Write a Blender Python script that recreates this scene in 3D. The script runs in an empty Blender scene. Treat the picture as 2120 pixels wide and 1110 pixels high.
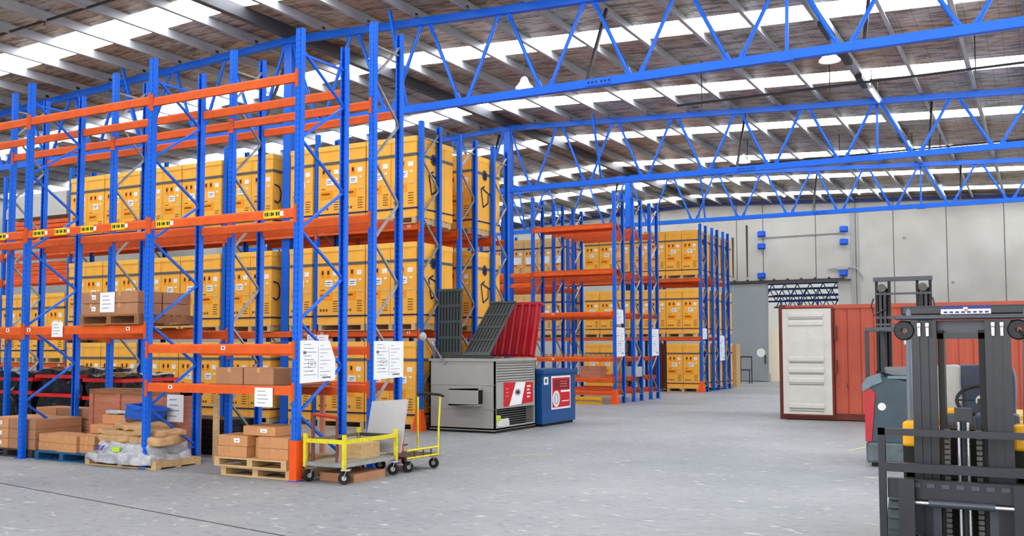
import bpy, bmesh, math, random
from mathutils import Vector, Matrix, noise
random.seed(7)
SC = bpy.context.scene
COL = SC.collection
PI = math.pi

# ------------------------------------------------------------------ helpers
def lin(c):
    out = []
    for v in c:
        v = v / 255.0
        out.append(v / 12.92 if v <= 0.04045 else ((v + 0.055) / 1.055) ** 2.4)
    return tuple(out)

MATS = {}
def mat(name, rgb, rough=0.6, metal=0.0, var=0.0, scale=4.0, bump=0.0, bscale=40.0, emit=0.0, stretch=(1, 1, 1), spec=0.5):
    if name in MATS:
        return MATS[name]
    m = bpy.data.materials.new(name); m.use_nodes = True
    nt = m.node_tree; b = nt.nodes['Principled BSDF']
    c = lin(rgb)
    b.inputs['Base Color'].default_value = (*c, 1)
    b.inputs['Roughness'].default_value = rough
    b.inputs['Metallic'].default_value = metal
    b.inputs['Specular IOR Level'].default_value = spec
    if emit:
        b.inputs['Emission Color'].default_value = (*c, 1)
        b.inputs['Emission Strength'].default_value = emit
    if var or bump:
        tc = nt.nodes.new('ShaderNodeTexCoord'); mp = nt.nodes.new('ShaderNodeMapping')
        mp.inputs['Scale'].default_value = stretch
        nt.links.new(tc.outputs['Object'], mp.inputs['Vector'])
    if var:
        n = nt.nodes.new('ShaderNodeTexNoise'); n.inputs['Scale'].default_value = scale; n.inputs['Detail'].default_value = 5
        n.inputs['Roughness'].default_value = 0.65
        r = nt.nodes.new('ShaderNodeValToRGB')
        r.color_ramp.elements[0].position = 0.3; r.color_ramp.elements[1].position = 0.7
        r.color_ramp.elements[0].color = (*[v * (1 - var) for v in c], 1)
        r.color_ramp.elements[1].color = (*[min(1, v * (1 + var)) for v in c], 1)
        nt.links.new(mp.outputs[0], n.inputs['Vector']); nt.links.new(n.outputs['Fac'], r.inputs[0])
        nt.links.new(r.outputs[0], b.inputs['Base Color'])
    if bump:
        n2 = nt.nodes.new('ShaderNodeTexNoise'); n2.inputs['Scale'].default_value = bscale; n2.inputs['Detail'].default_value = 3
        bp = nt.nodes.new('ShaderNodeBump'); bp.inputs['Strength'].default_value = bump; bp.inputs['Distance'].default_value = 0.02
        nt.links.new(mp.outputs[0], n2.inputs['Vector']); nt.links.new(n2.outputs['Fac'], bp.inputs['Height'])
        nt.links.new(bp.outputs[0], b.inputs['Normal'])
    MATS[name] = m
    return m

class MB:
    """collects shapes into one mesh"""
    def __init__(s):
        s.v = []; s.f = []; s.m = []
    def add(s, vs, fs, m=0):
        o = len(s.v); s.v += [tuple(v) for v in vs]
        for f in fs:
            s.f.append([i + o for i in f]); s.m.append(m)
        return s
    def box(s, x0, x1, y0, y1, z0, z1, m=0):
        vs = [(x, y, z) for z in (z0, z1) for y in (y0, y1) for x in (x0, x1)]
        return s.add(vs, [(0, 2, 3, 1), (4, 5, 7, 6), (0, 1, 5, 4), (2, 6, 7, 3), (0, 4, 6, 2), (1, 3, 7, 5)], m)
    def cbox(s, x0, x1, y0, y1, z0, z1, c=0.01, m=0):
        """box with chamfered vertical and horizontal edges"""
        bm = bmesh.new(); bmesh.ops.create_cube(bm, size=1)
        for v in bm.verts:
            v.co = ((x0 + x1) / 2 + v.co.x * (x1 - x0), (y0 + y1) / 2 + v.co.y * (y1 - y0), (z0 + z1) / 2 + v.co.z * (z1 - z0))
        bmesh.ops.bevel(bm, geom=bm.edges[:], offset=c, segments=2, affect='EDGES', profile=0.5)
        return s.frombm(bm, m)
    def frombm(s, bm, m=0):
        bm.verts.index_update()
        s.add([v.co[:] for v in bm.verts], [[v.index for v in f.verts] for f in bm.faces], m)
        bm.free(); return s
    def bar(s, p, q, w, h, m=0, up=(0, 0, 1)):
        p = Vector(p); q = Vector(q); d = (q - p).normalized(); up = Vector(up)
        if abs(d.dot(up)) > 0.98: up = Vector((0, 1, 0))
        a = d.cross(up).normalized() * (w / 2); b = a.cross(d).normalized() * (h / 2)
        vs = [p - a - b, p + a - b, p + a + b, p - a + b, q - a - b, q + a - b, q + a + b, q - a + b]
        return s.add(vs, [(0, 1, 2, 3), (4, 7, 6, 5), (0, 4, 5, 1), (1, 5, 6, 2), (2, 6, 7, 3), (3, 7, 4, 0)], m)
    def tube(s, pts, r, n=8, m=0, closed=False):
        pts = [Vector(p) for p in pts]; rings = []
        N = len(pts)
        for i, p in enumerate(pts):
            if closed: d = pts[(i + 1) % N] - pts[i - 1]
            else: d = pts[min(i + 1, N - 1)] - pts[max(i - 1, 0)]
            d.normalize()
            up = Vector((0, 0, 1)) if abs(d.z) < 0.9 else Vector((0, 1, 0))
            a = d.cross(up).normalized(); b = a.cross(d).normalized()
            rr = r[i] if isinstance(r, (list, tuple)) else r
            rings.append([p + a * rr * math.cos(2 * PI * k / n) + b * rr * math.sin(2 * PI * k / n) for k in range(n)])
        vs = [v for ring in rings for v in ring]; fs = []
        for i in range(N if closed else N - 1):
            j = (i + 1) % N
            for k in range(n):
                k2 = (k + 1) % n
                fs.append((i * n + k, j * n + k, j * n + k2, i * n + k2))
        if not closed:
            fs.append(tuple(range(n))); fs.append(tuple((N - 1) * n + k for k in reversed(range(n))))
        return s.add(vs, fs, m)
    def cyl(s, c, r, h, axis='z', n=20, m=0, r2=None):
        c = Vector(c); ax = {'x': Vector((1, 0, 0)), 'y': Vector((0, 1, 0)), 'z': Vector((0, 0, 1))}[axis]
        return s.tube([c - ax * h / 2, c + ax * h / 2], [r, r2 if r2 is not None else r], n, m)
    def prism(s, pts, axis, a0, a1, m=0):
        """extrude 2d polygon; axis x: pts are (y,z); y: (x,z); z: (x,y)"""
        def P(p, a):
            return {'x': (a, p[0], p[1]), 'y': (p[0], a, p[1]), 'z': (p[0], p[1], a)}[axis]
        n = len(pts); vs = [P(p, a0) for p in pts] + [P(p, a1) for p in pts]
        fs = [tuple(range(n)), tuple(reversed(range(n, 2 * n)))] + [(i, i + n, (i + 1) % n + n, (i + 1) % n) for i in range(n)]
        return s.add(vs, fs, m)
    def quad(s, a, b, c, d, m=0):
        return s.add([a, b, c, d], [(0, 1, 2, 3)], m)
    def lathe(s, prof, c=(0, 0, 0), n=24, m=0, axis='z'):
        vs = []; fs = []
        for (r, z) in prof:
            for k in range(n):
                a = 2 * PI * k / n; x, y = r * math.cos(a), r * math.sin(a)
                p = {'z': (x, y, z), 'x': (z, x, y), 'y': (x, z, y)}[axis]
                vs.append((p[0] + c[0], p[1] + c[1], p[2] + c[2]))
        for i in range(len(prof) - 1):
            for k in range(n):
                k2 = (k + 1) % n
                fs.append((i * n + k, i * n + k2, (i + 1) * n + k2, (i + 1) * n + k))
        return s.add(vs, fs, m)
    def lump(s, x0, x1, y0, y1, z0, z1, amp=0.03, seed=0, cuts=7, rnd=0.12, m=0, freq=5.0, flat=True):
        """soft crumpled sack/wrapped load shape"""
        bm = bmesh.new(); bmesh.ops.create_cube(bm, size=2)
        bmesh.ops.subdivide_edges(bm, edges=bm.edges[:], cuts=cuts, use_grid_fill=True)
        cx, cy, cz = (x0 + x1) / 2, (y0 + y1) / 2, (z0 + z1) / 2; sx, sy, sz = (x1 - x0) / 2, (y1 - y0) / 2, (z1 - z0) / 2
        for v in bm.verts:
            p = v.co.copy(); L = (abs(p.x) ** 6 + abs(p.y) ** 6 + abs(p.z) ** 6) ** (1 / 6)
            p = p.lerp(p / L, min(1, rnd * 5))
            w = Vector((cx + p.x * sx, cy + p.y * sy, cz + p.z * sz))
            nv = noise.noise_vector(w * freq + Vector((seed * 3.1, seed, 0)))
            w += nv * amp
            if flat and w.z < z0: w.z = z0
            v.co = w
        bmesh.ops.recalc_face_normals(bm, faces=bm.faces[:])
        return s.frombm(bm, m)
    def mesh(s, name, mats, smooth=False):
        me = bpy.data.meshes.new(name); me.from_pydata(s.v, [], s.f)
        if not isinstance(mats, (list, tuple)): mats = [mats]
        for mm in mats: me.materials.append(mm)
        me.polygons.foreach_set('material_index', s.m)
        if smooth:
            me.polygons.foreach_set('use_smooth', [True] * len(me.polygons))
            try: me.set_sharp_from_angle(angle=math.radians(40))
            except Exception: pass
        me.update()
        return me
    def build(s, name, mats, parent=None, loc=(0, 0, 0), rz=0.0, smooth=False):
        return link(s.mesh(name, mats, smooth), name, parent, loc, rz)

def fixn(me):
    bm = bmesh.new(); bm.from_mesh(me); bmesh.ops.recalc_face_normals(bm, faces=bm.faces[:]); bm.to_mesh(me); bm.free()
FIXED = set()
def link(me, name, parent=None, loc=(0, 0, 0), rz=0.0):
    if me.name not in FIXED:
        fixn(me); FIXED.add(me.name)
    o = bpy.data.objects.new(name, me); COL.objects.link(o)
    if parent: o.parent = parent
    o.location = loc; o.rotation_euler = (0, 0, rz)
    return o

def tag(o, label, cat, group=None, kind=None):
    o['label'] = label; o['category'] = cat
    if group: o['group'] = group
    if kind: o['kind'] = kind
    return o
def thing(name, label, cat, loc=(0, 0, 0), rz=0.0, group=None):
    o = bpy.data.objects.new(name, None); COL.objects.link(o); o.empty_display_size = 0.1
    o.location = loc; o.rotation_euler = (0, 0, rz)
    return tag(o, label, cat, group)
def empty(name, parent, loc=(0, 0, 0)):
    o = bpy.data.objects.new(name, None); COL.objects.link(o); o.parent = parent; o.location = loc
    o.empty_display_size = 0.1
    return o
def struct(o, label, cat):
    return tag(o, label, cat, kind='structure')
ORD = ['first', 'second', 'third', 'fourth', 'fifth', 'sixth', 'seventh', 'eighth', 'ninth', 'tenth', 'eleventh', 'twelfth',
       'thirteenth', 'fourteenth', 'fifteenth', 'sixteenth', 'seventeenth', 'eighteenth', 'nineteenth', 'twentieth',
       'twenty-first', 'twenty-second', 'twenty-third', 'twenty-fourth', 'twenty-fifth', 'twenty-sixth']

# ------------------------------------------------------------------ materials
BLUE = mat('rack_blue_paint', (0, 108, 226), 0.42, var=0.16, scale=2.2)
def post_material():
    m = mat('rack_post_blue_perforated', (0, 108, 226), 0.4)
    nt = m.node_tree; b = nt.nodes['Principled BSDF']
    tc = nt.nodes.new('ShaderNodeTexCoord'); sp = nt.nodes.new('ShaderNodeSeparateXYZ')
    nt.links.new(tc.outputs['Object'], sp.inputs[0])
    def M(op, a, bb=None):
        n = nt.nodes.new('ShaderNodeMath'); n.operation = op
        for i, v in enumerate((a, bb)):
            if v is None: continue
            if isinstance(v, (int, float)): n.inputs[i].default_value = v
            else: nt.links.new(v, n.inputs[i])
        return n.outputs[0]
    fz = M('LESS_THAN', M('FRACT', M('MULTIPLY', sp.outputs['Z'], 13.3)), 0.42)
    ax = M('LESS_THAN', M('ABSOLUTE', M('SUBTRACT', M('ABSOLUTE', sp.outputs['X']), 0.024)), 0.0045)
    hole = M('MULTIPLY', fz, ax)
    mix = nt.nodes.new('ShaderNodeMix'); mix.data_type = 'RGBA'
    n = nt.nodes.new('ShaderNodeTexNoise'); n.inputs['Scale'].default_value = 2.0; n.inputs['Detail'].default_value = 6
    rr = nt.nodes.new('ShaderNodeValToRGB'); c = lin((0, 108, 226))
    rr.color_ramp.elements[0].color = (*[v * 0.8 for v in c], 1); rr.color_ramp.elements[1].color = (*[min(1, v * 1.18) for v in c], 1)
    nt.links.new(tc.outputs['Object'], n.inputs['Vector']); nt.links.new(n.outputs['Fac'], rr.inputs[0])
    nt.links.new(rr.outputs[0], mix.inputs[6])
    mix.inputs[7].default_value = (*lin((6, 56, 150)), 1)
    nt.links.new(hole, mix.inputs[0]); nt.links.new(mix.outputs[2], b.inputs['Base Color'])
    return m
POST = post_material()
ORANGE = mat('rack_orange_paint', (224, 98, 32), 0.5, var=0.14, scale=3.0)
ORANGE_D = mat('rack_bracket_orange', (214, 88, 26), 0.45)
GALV = mat('galvanised_brace', (158, 158, 160), 0.4, 0.35, var=0.25, scale=3)
FOOTO = mat('guard_orange', (236, 92, 26), 0.5, var=0.1)
TRB = mat('truss_blue_paint', (4, 104, 218), 0.42, var=0.1, scale=1.0)
YEL = mat('carton_yellow', (248, 186, 76), 0.75, var=0.07, scale=2.5)
YEL2 = mat('carton_yellow_lid', (250, 194, 90), 0.72, var=0.05)
YELP = mat('carton_pale', (226, 186, 122), 0.75, var=0.07, scale=2.5)
YELP2 = mat('carton_pale_lid', (232, 196, 136), 0.75)
STRG = mat('strap_grey', (98, 98, 102), 0.6)
STRN = mat('strap_navy', (36, 44, 96), 0.5)
PAPER = mat('label_paper', (238, 240, 242), 0.6)
INK = mat('print_ink', (40, 36, 44), 0.7)
INKB = mat('print_brown', (132, 88, 30), 0.8)
INKN = mat('print_navy', (38, 46, 92), 0.7)
OPATCH = mat('print_orange', (250, 160, 16), 0.7)
WOOD = mat('pallet_wood', (204, 174, 130), 0.8, var=0.16, scale=3, stretch=(1, 6, 6))
WOODD = mat('aged_wood', (150, 106, 74), 0.85, var=0.22, scale=3, stretch=(1, 6, 6))
RWOOD = mat('crate_reddish_wood', (192, 130, 106), 0.8, var=0.15, scale=3, stretch=(1, 1, 5))
CARD = mat('brown_cardboard', (202, 150, 106), 0.85, var=0.09, scale=3)
CARD2 = mat('darker_cardboard', (176, 130, 98), 0.85, var=0.1, scale=3)
TAPE = mat('packing_tape', (206, 158, 108), 0.4)
SACK = mat('paper_sack', (196, 160, 118), 0.85, var=0.18, scale=6, bump=0.5, bscale=14)
PLAST = mat('white_plastic_wrap', (182, 184, 190), 0.25, var=0.25, scale=7, bump=1.0, bscale=12)
BLKW = mat('black_stretch_wrap', (24, 24, 28), 0.22, var=0.5, scale=5, bump=1.0, bscale=9)
BLK = mat('matt_black', (30, 31, 35), 0.55, var=0.2, scale=6)
REDT = mat('red_tape', (214, 42, 30), 0.45, var=0.15, scale=8)
BLUEP = mat('blue_pallet_paint', (22, 92, 140), 0.65, var=0.2, scale=5)
BLUEB = mat('blue_plastic_tub', (40, 104, 206), 0.4, var=0.08)
DGREY = mat('dumpster_grey_paint', (168, 167, 163), 0.5, var=0.07, scale=1.4)
DGREY2 = mat('dumpster_shadow_grey', (112, 112, 110), 0.6)
DRED = mat('dumpster_red_lid', (178, 26, 44), 0.35, var=0.1, scale=2)
DBLK = mat('dumpster_black_lid', (70, 80, 80), 0.4, var=0.15, scale=3)
DBLK2 = mat('lid_recess_black', (12, 14, 14), 0.6)
BINB = mat('bin_blue_paint', (14, 82, 142), 0.32, var=0.15, scale=1.6)
BINBD = mat('bin_dark_blue', (10, 34, 74), 0.4)
SRED = mat('sign_red', (206, 28, 40), 0.45)
SREDD = mat('sign_dark_red', (130, 20, 34), 0.5)
STEEL = mat('bare_steel', (176, 176, 174), 0.35, 0.6, var=0.15, scale=6)
DSTEEL = mat('dark_steel', (82, 80, 80), 0.45, 0.4, var=0.2, scale=6)
CYEL = mat('trolley_yellow', (222, 208, 40), 0.5, var=0.16, scale=8)
RUBB = mat('black_rubber', (26, 26, 28), 0.7, var=0.15, scale=6)
BROWNM = mat('rusty_brown_tube', (112, 62, 46), 0.55, var=0.2, scale=8)
GPANEL = mat('light_grey_board', (186, 186, 184), 0.6, var=0.06)
FORKB = mat('forklift_black_paint', (32, 36, 46), 0.4, var=0.3, scale=5)
FORKD = mat('forklift_dark', (14, 15, 18), 0.6)
FORKG = mat('forklift_grey', (66, 72, 84), 0.4, var=0.15, scale=4)
FORKY = mat('forklift_yellow', (250, 184, 10), 0.38, var=0.08)
CHROME = mat('polished_rod', (210, 212, 216), 0.2, 0.8)
SEATC = mat('seat_vinyl', (60, 70, 92), 0.5, var=0.2)
SEATP = mat('seat_plastic_cover', (180, 180, 180), 0.3, var=0.2, scale=4)
RTG = mat('reach_truck_teal_grey', (58, 78, 90), 0.4, var=0.18, scale=3)
RTL = mat('reach_truck_light_teal', (112, 132, 146), 0.42, var=0.1)
RTR = mat('reach_truck_red', (186, 36, 50), 0.4, var=0.1)
RTB = mat('reach_truck_base', (96, 108, 114), 0.5, var=0.3, scale=6)
WHT = mat('white_paint', (232, 233, 232), 0.5)
CDOOR = mat('container_door_grey', (206, 204, 198), 0.5, var=0.06, scale=3)
GLOW = mat('lamp_glow', (255, 255, 255), 0.4, emit=6)
ALU = mat('lamp_metal', (205, 206, 208), 0.35, 0.5)
STICKY = mat('beam_label_yellow', (240, 216, 30), 0.5)
GREEN = mat('lime_green', (180, 214, 40), 0.5)
PIPE = mat('dark_pipe', (52, 52, 56), 0.5)
WALLG = mat('conduit_grey', (172, 174, 174), 0.5)
WBLUE = mat('bracket_blue', (30, 100, 216), 0.45)

def N(nt, t, **kw):
    n = nt.nodes.new(t)
    for k, v in kw.items(): setattr(n, k, v)
    return n

# floor
def floor_mat():
    m = bpy.data.materials.new('polished_concrete'); m.use_nodes = True; nt = m.node_tree; b = nt.nodes['Principled BSDF']
    tc = N(nt, 'ShaderNodeTexCoord')
    n1 = N(nt, 'ShaderNodeTexNoise'); n1.inputs['Scale'].default_value = 0.35; n1.inputs['Detail'].default_value = 8; n1.inputs['Roughness'].default_value = 0.6
    mp = N(nt, 'ShaderNodeMapping'); mp.inputs['Scale'].default_value = (0.75, 1.5, 1); mp.inputs['Rotation'].default_value = (0, 0, -0.45)
    n2 = N(nt, 'ShaderNodeTexNoise'); n2.inputs['Scale'].default_value = 5.5; n2.inputs['Detail'].default_value = 6; n2.inputs['Roughness'].default_value = 0.62
    r1 = N(nt, 'ShaderNodeValToRGB'); r1.color_ramp.elements[0].position = 0.3; r1.color_ramp.elements[1].position = 0.72
    r1.color_ramp.elements[0].color = (*lin((134, 139, 143)), 1); r1.color_ramp.elements[1].color = (*lin((164, 167, 168)), 1)
    r2 = N(nt, 'ShaderNodeValToRGB'); r2.color_ramp.elements[0].position = 0.60; r2.color_ramp.elements[1].position = 0.66
    r2.color_ramp.elements[0].color = (0, 0, 0, 1); r2.color_ramp.elements[1].color = (0.75, 0.75, 0.75, 1)
    mx = N(nt, 'ShaderNodeMix'); mx.data_type = 'RGBA'; mx.inputs[7].default_value = (*lin((204, 205, 202)), 1)
    nt.links.new(tc.outputs['Object'], n1.inputs['Vector']); nt.links.new(tc.outputs['Object'], mp.inputs[0]); nt.links.new(mp.outputs[0], n2.inputs['Vector'])
    nt.links.new(n1.outputs['Fac'], r1.inputs[0]); nt.links.new(n2.outputs['Fac'], r2.inputs[0])
    nt.links.new(r2.outputs[0], mx.inputs[0]); nt.links.new(r1.outputs[0], mx.inputs[6])
    n3 = N(nt, 'ShaderNodeTexNoise'); n3.inputs['Scale'].default_value = 9; n3.inputs['Detail'].default_value = 6
    r3 = N(nt, 'ShaderNodeValToRGB'); r3.color_ramp.elements[0].position = 0.36; r3.color_ramp.elements[1].position = 0.46
    r3.color_ramp.elements[0].color = (0.82, 0.82, 0.82, 1); r3.color_ramp.elements[1].color = (1, 1, 1, 1)
    mu = N(nt, 'ShaderNodeMix'); mu.data_type = 'RGBA'; mu.blend_type = 'MULTIPLY'; mu.inputs[0].default_value = 1
    nt.links.new(mp.outputs[0], n3.inputs['Vector']); nt.links.new(n3.outputs['Fac'], r3.inputs[0])
    nt.links.new(mx.outputs[2], mu.inputs[6]); nt.links.new(r3.outputs[0], mu.inputs[7])
    nt.links.new(mu.outputs[2], b.inputs['Base Color'])
    rr = N(nt, 'ShaderNodeMapRange'); rr.inputs[3].default_value = 0.42; rr.inputs[4].default_value = 0.7
    nt.links.new(n2.outputs['Fac'], rr.inputs[0]); nt.links.new(rr.outputs[0], b.inputs['Roughness'])
    return m

def roof_mat():
    m = bpy.data.materials.new('silver_foil_under_mesh'); m.use_nodes = True; nt = m.node_tree; b = nt.nodes['Principled BSDF']
    tc = N(nt, 'ShaderNodeTexCoord')
    # broad tone changes, warm reflections painted into the foil colour
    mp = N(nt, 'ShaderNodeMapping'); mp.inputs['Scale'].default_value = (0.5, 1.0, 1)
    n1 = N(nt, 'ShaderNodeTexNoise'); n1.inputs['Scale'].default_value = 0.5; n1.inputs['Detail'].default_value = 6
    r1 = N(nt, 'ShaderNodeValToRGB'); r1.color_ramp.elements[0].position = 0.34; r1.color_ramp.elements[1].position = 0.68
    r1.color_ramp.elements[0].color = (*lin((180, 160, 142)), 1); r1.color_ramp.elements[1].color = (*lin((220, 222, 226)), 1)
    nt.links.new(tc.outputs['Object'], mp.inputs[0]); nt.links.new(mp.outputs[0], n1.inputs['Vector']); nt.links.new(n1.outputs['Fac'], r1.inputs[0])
    # fine streaks running down the slope (foil folds, their shade painted dark)
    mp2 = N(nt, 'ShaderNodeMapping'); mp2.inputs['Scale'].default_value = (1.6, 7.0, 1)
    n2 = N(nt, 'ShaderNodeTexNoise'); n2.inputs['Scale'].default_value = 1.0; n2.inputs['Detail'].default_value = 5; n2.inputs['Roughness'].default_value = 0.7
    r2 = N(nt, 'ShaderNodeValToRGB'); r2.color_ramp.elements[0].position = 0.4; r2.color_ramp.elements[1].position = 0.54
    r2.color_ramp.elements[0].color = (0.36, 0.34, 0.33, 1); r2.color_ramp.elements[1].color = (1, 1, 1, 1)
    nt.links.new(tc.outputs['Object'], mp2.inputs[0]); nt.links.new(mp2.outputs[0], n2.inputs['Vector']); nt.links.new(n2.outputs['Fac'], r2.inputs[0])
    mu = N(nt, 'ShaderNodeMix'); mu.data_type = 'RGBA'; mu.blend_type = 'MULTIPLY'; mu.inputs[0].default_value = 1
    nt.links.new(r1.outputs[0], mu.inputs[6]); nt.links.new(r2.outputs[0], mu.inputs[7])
    # safety wire mesh
    br = N(nt, 'ShaderNodeTexBrick'); br.offset = 0.0; br.inputs['Scale'].default_value = 1.0
    br.inputs['Brick Width'].default_value = 0.3; br.inputs['Row Height'].default_value = 0.15; br.inputs['Mortar Size'].default_value = 0.006
    br.inputs['Color1'].default_value = (1, 1, 1, 1); br.inputs['Color2'].default_value = (1, 1, 1, 1); br.inputs['Mortar'].default_value = (0.45, 0.45, 0.45, 1)
    nt.links.new(tc.outputs['Object'], br.inputs['Vector'])
    mu2 = N(nt, 'ShaderNodeMix'); mu2.data_type = 'RGBA'; mu2.blend_type = 'MULTIPLY'; mu2.inputs[0].default_value = 1
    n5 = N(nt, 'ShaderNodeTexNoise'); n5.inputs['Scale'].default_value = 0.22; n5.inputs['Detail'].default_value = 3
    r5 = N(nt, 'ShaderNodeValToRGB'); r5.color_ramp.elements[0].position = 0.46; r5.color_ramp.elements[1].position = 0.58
    r5.color_ramp.elements[0].color = (1, 1, 1, 1); r5.color_ramp.elements[1].color = (0.98, 0.74, 0.50, 1)  # tan patches paint orange reflections onto the foil
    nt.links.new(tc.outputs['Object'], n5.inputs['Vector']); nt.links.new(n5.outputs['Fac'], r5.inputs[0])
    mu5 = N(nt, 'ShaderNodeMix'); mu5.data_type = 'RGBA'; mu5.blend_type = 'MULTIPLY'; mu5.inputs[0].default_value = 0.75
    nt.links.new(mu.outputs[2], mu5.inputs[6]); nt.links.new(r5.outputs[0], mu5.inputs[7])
    nt.links.new(mu5.outputs[2], mu2.inputs[6]); nt.links.new(br.outputs[0], mu2.inputs[7])
    nt.links.new(mu2.outputs[2], b.inputs['Base Color'])
    b.inputs['Metallic'].default_value = 0.15; b.inputs['Roughness'].default_value = 0.42
    bp = N(nt, 'ShaderNodeBump'); bp.inputs['Strength'].default_value = 0.9; bp.inputs['Distance'].default_value = 0.05
    nt.links.new(n2.outputs['Fac'], bp.inputs['Height']); nt.links.new(bp.outputs[0], b.inputs['Normal'])
    return m

def wall_mat():
    m = bpy.data.materials.new('precast_concrete_panels'); m.use_nodes = True; nt = m.node_tree; b = nt.nodes['Principled BSDF']
    tc = N(nt, 'ShaderNodeTexCoord')
    n1 = N(nt, 'ShaderNodeTexNoise'); n1.inputs['Scale'].default_value = 0.6; n1.inputs['Detail'].default_value = 8
    r1 = N(nt, 'ShaderNodeValToRGB'); r1.color_ramp.elements[0].position = 0.3; r1.color_ramp.elements[1].position = 0.7
    r1.color_ramp.elements[0].color = (*lin((178, 176, 169)), 1); r1.color_ramp.elements[1].color = (*lin((196, 194, 188)), 1)
    v = N(nt, 'ShaderNodeTexVoronoi'); v.inputs['Scale'].default_value = 0.7
    r2 = N(nt, 'ShaderNodeValToRGB'); r2.color_ramp.elements[0].position = 0.04; r2.color_ramp.elements[1].position = 0.06
    r2.color_ramp.elements[0].color = (0.6, 0.6, 0.6, 1); r2.color_ramp.elements[1].color = (1, 1, 1, 1)
    mu = N(nt, 'ShaderNodeMix'); mu.data_type = 'RGBA'; mu.blend_type = 'MULTIPLY'; mu.inputs[0].default_value = 1
    nt.links.new(tc.outputs['Object'], n1.inputs['Vector']); nt.links.new(tc.outputs['Object'], v.inputs['Vector'])
    nt.links.new(n1.outputs['Fac'], r1.inputs[0]); nt.links.new(v.outputs['Distance'], r2.inputs[0])
    nt.links.new(r1.outputs[0], mu.inputs[6]); nt.links.new(r2.outputs[0], mu.inputs[7]); nt.links.new(mu.outputs[2], b.inputs['Base Color'])
    b.inputs['Roughness'].default_value = 0.8
    return m

def container_mat():
    m = bpy.data.materials.new('container_orange_red_rusty'); m.use_nodes = True; nt = m.node_tree; b = nt.nodes['Principled BSDF']
    tc = N(nt, 'ShaderNodeTexCoord')
    n1 = N(nt, 'ShaderNodeTexNoise'); n1.inputs['Scale'].default_value = 0.9; n1.inputs['Detail'].default_value = 6
    r1 = N(nt, 'ShaderNodeValToRGB'); r1.color_ramp.elements[0].position = 0.3; r1.color_ramp.elements[1].position = 0.7
    r1.color_ramp.elements[0].color = (*lin((172, 78, 58)), 1); r1.color_ramp.elements[1].color = (*lin((192, 94, 72)), 1)
    n2 = N(nt, 'ShaderNodeTexNoise'); n2.inputs['Scale'].default_value = 4.5; n2.inputs['Detail'].default_value = 8; n2.inputs['Roughness'].default_value = 0.6
    sp = N(nt, 'ShaderNodeSeparateXYZ'); nt.links.new(tc.outputs['Object'], sp.inputs[0])
    mr = N(nt, 'ShaderNodeMapRange'); mr.inputs[1].default_value = 0.0; mr.inputs[2].default_value = 1.2; mr.inputs[3].default_value = 0.09; mr.inputs[4].default_value = -0.02
    nt.links.new(sp.outputs['Z'], mr.inputs[0])
    ad = N(nt, 'ShaderNodeMath', operation='ADD'); nt.links.new(n2.outputs['Fac'], ad.inputs[0]); nt.links.new(mr.outputs[0], ad.inputs[1])
    r2 = N(nt, 'ShaderNodeValToRGB'); r2.color_ramp.elements[0].position = 0.665; r2.color_ramp.elements[1].position = 0.70
    r2.color_ramp.elements[0].color = (0, 0, 0, 1); r2.color_ramp.elements[1].color = (1, 1, 1, 1)
    nt.links.new(ad.outputs[0], r2.inputs[0])
    mx = N(nt, 'ShaderNodeMix'); mx.data_type = 'RGBA'; mx.inputs[7].default_value = (*lin((84, 36, 26)), 1)
    nt.links.new(tc.outputs['Object'], n1.inputs['Vector']); nt.links.new(tc.outputs['Object'], n2.inputs['Vector'])
    nt.links.new(n1.outputs['Fac'], r1.inputs[0]); nt.links.new(r2.outputs[0], mx.inputs[0]); nt.links.new(r1.outputs[0], mx.inputs[6])
    nt.links.new(mx.outputs[2], b.inputs['Base Color']); b.inputs['Roughness'].default_value = 0.55
    return m
CONT = container_mat()
CONTD = mat('container_frame_brown', (112, 48, 34), 0.6, var=0.25, scale=4)

# ------------------------------------------------------------------ room shell
XC = -14.4                       # ridge line
ZR = 8.38; SL = 0.045            # top chord height at the ridge, roof pitch
def zroof(x, up=0.0): return ZR - SL * abs(x - XC) + up
YT = [16.13, 26.04, 35.94]
YW = 45.6
XL, XR = -36.0, 9.0
YN = -8.0

fl = MB().box(XL, XR, YN, YW + 14, -0.2, 0.0).build('floor', floor_mat()); struct(fl, 'worn grey polished concrete warehouse floor', 'floor')
# thin dark joint across the floor near the racks, painted line remains
def floor_strip(name, p, q, w, m, label):
    b = MB().bar((p[0], p[1], 0.001), (q[0], q[1], 0.001), w, 0.004); o = b.build(name, m); struct(o, label, 'floor joint'); return o
floor_strip('trim_1', (-16.0, 8.32), (-3.9, 6.28), 0.018, mat('joint_filler', (70, 72, 74), 0.9), 'thin dark joint crossing the floor in front of the racks')
floor_strip('trim_2', (-7.2, 13.1), (-6.7, 13.5), 0.05, mat('old_line_paint', (196, 190, 130), 0.8), 'faded short yellow line mark on floor beyond the trolleys')
floor_strip('trim_3', (-2.8, 16.1), (-2.62, 17.0), 0.05, MATS['old_line_paint'], 'faded short yellow line mark on floor left of reach truck')

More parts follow.
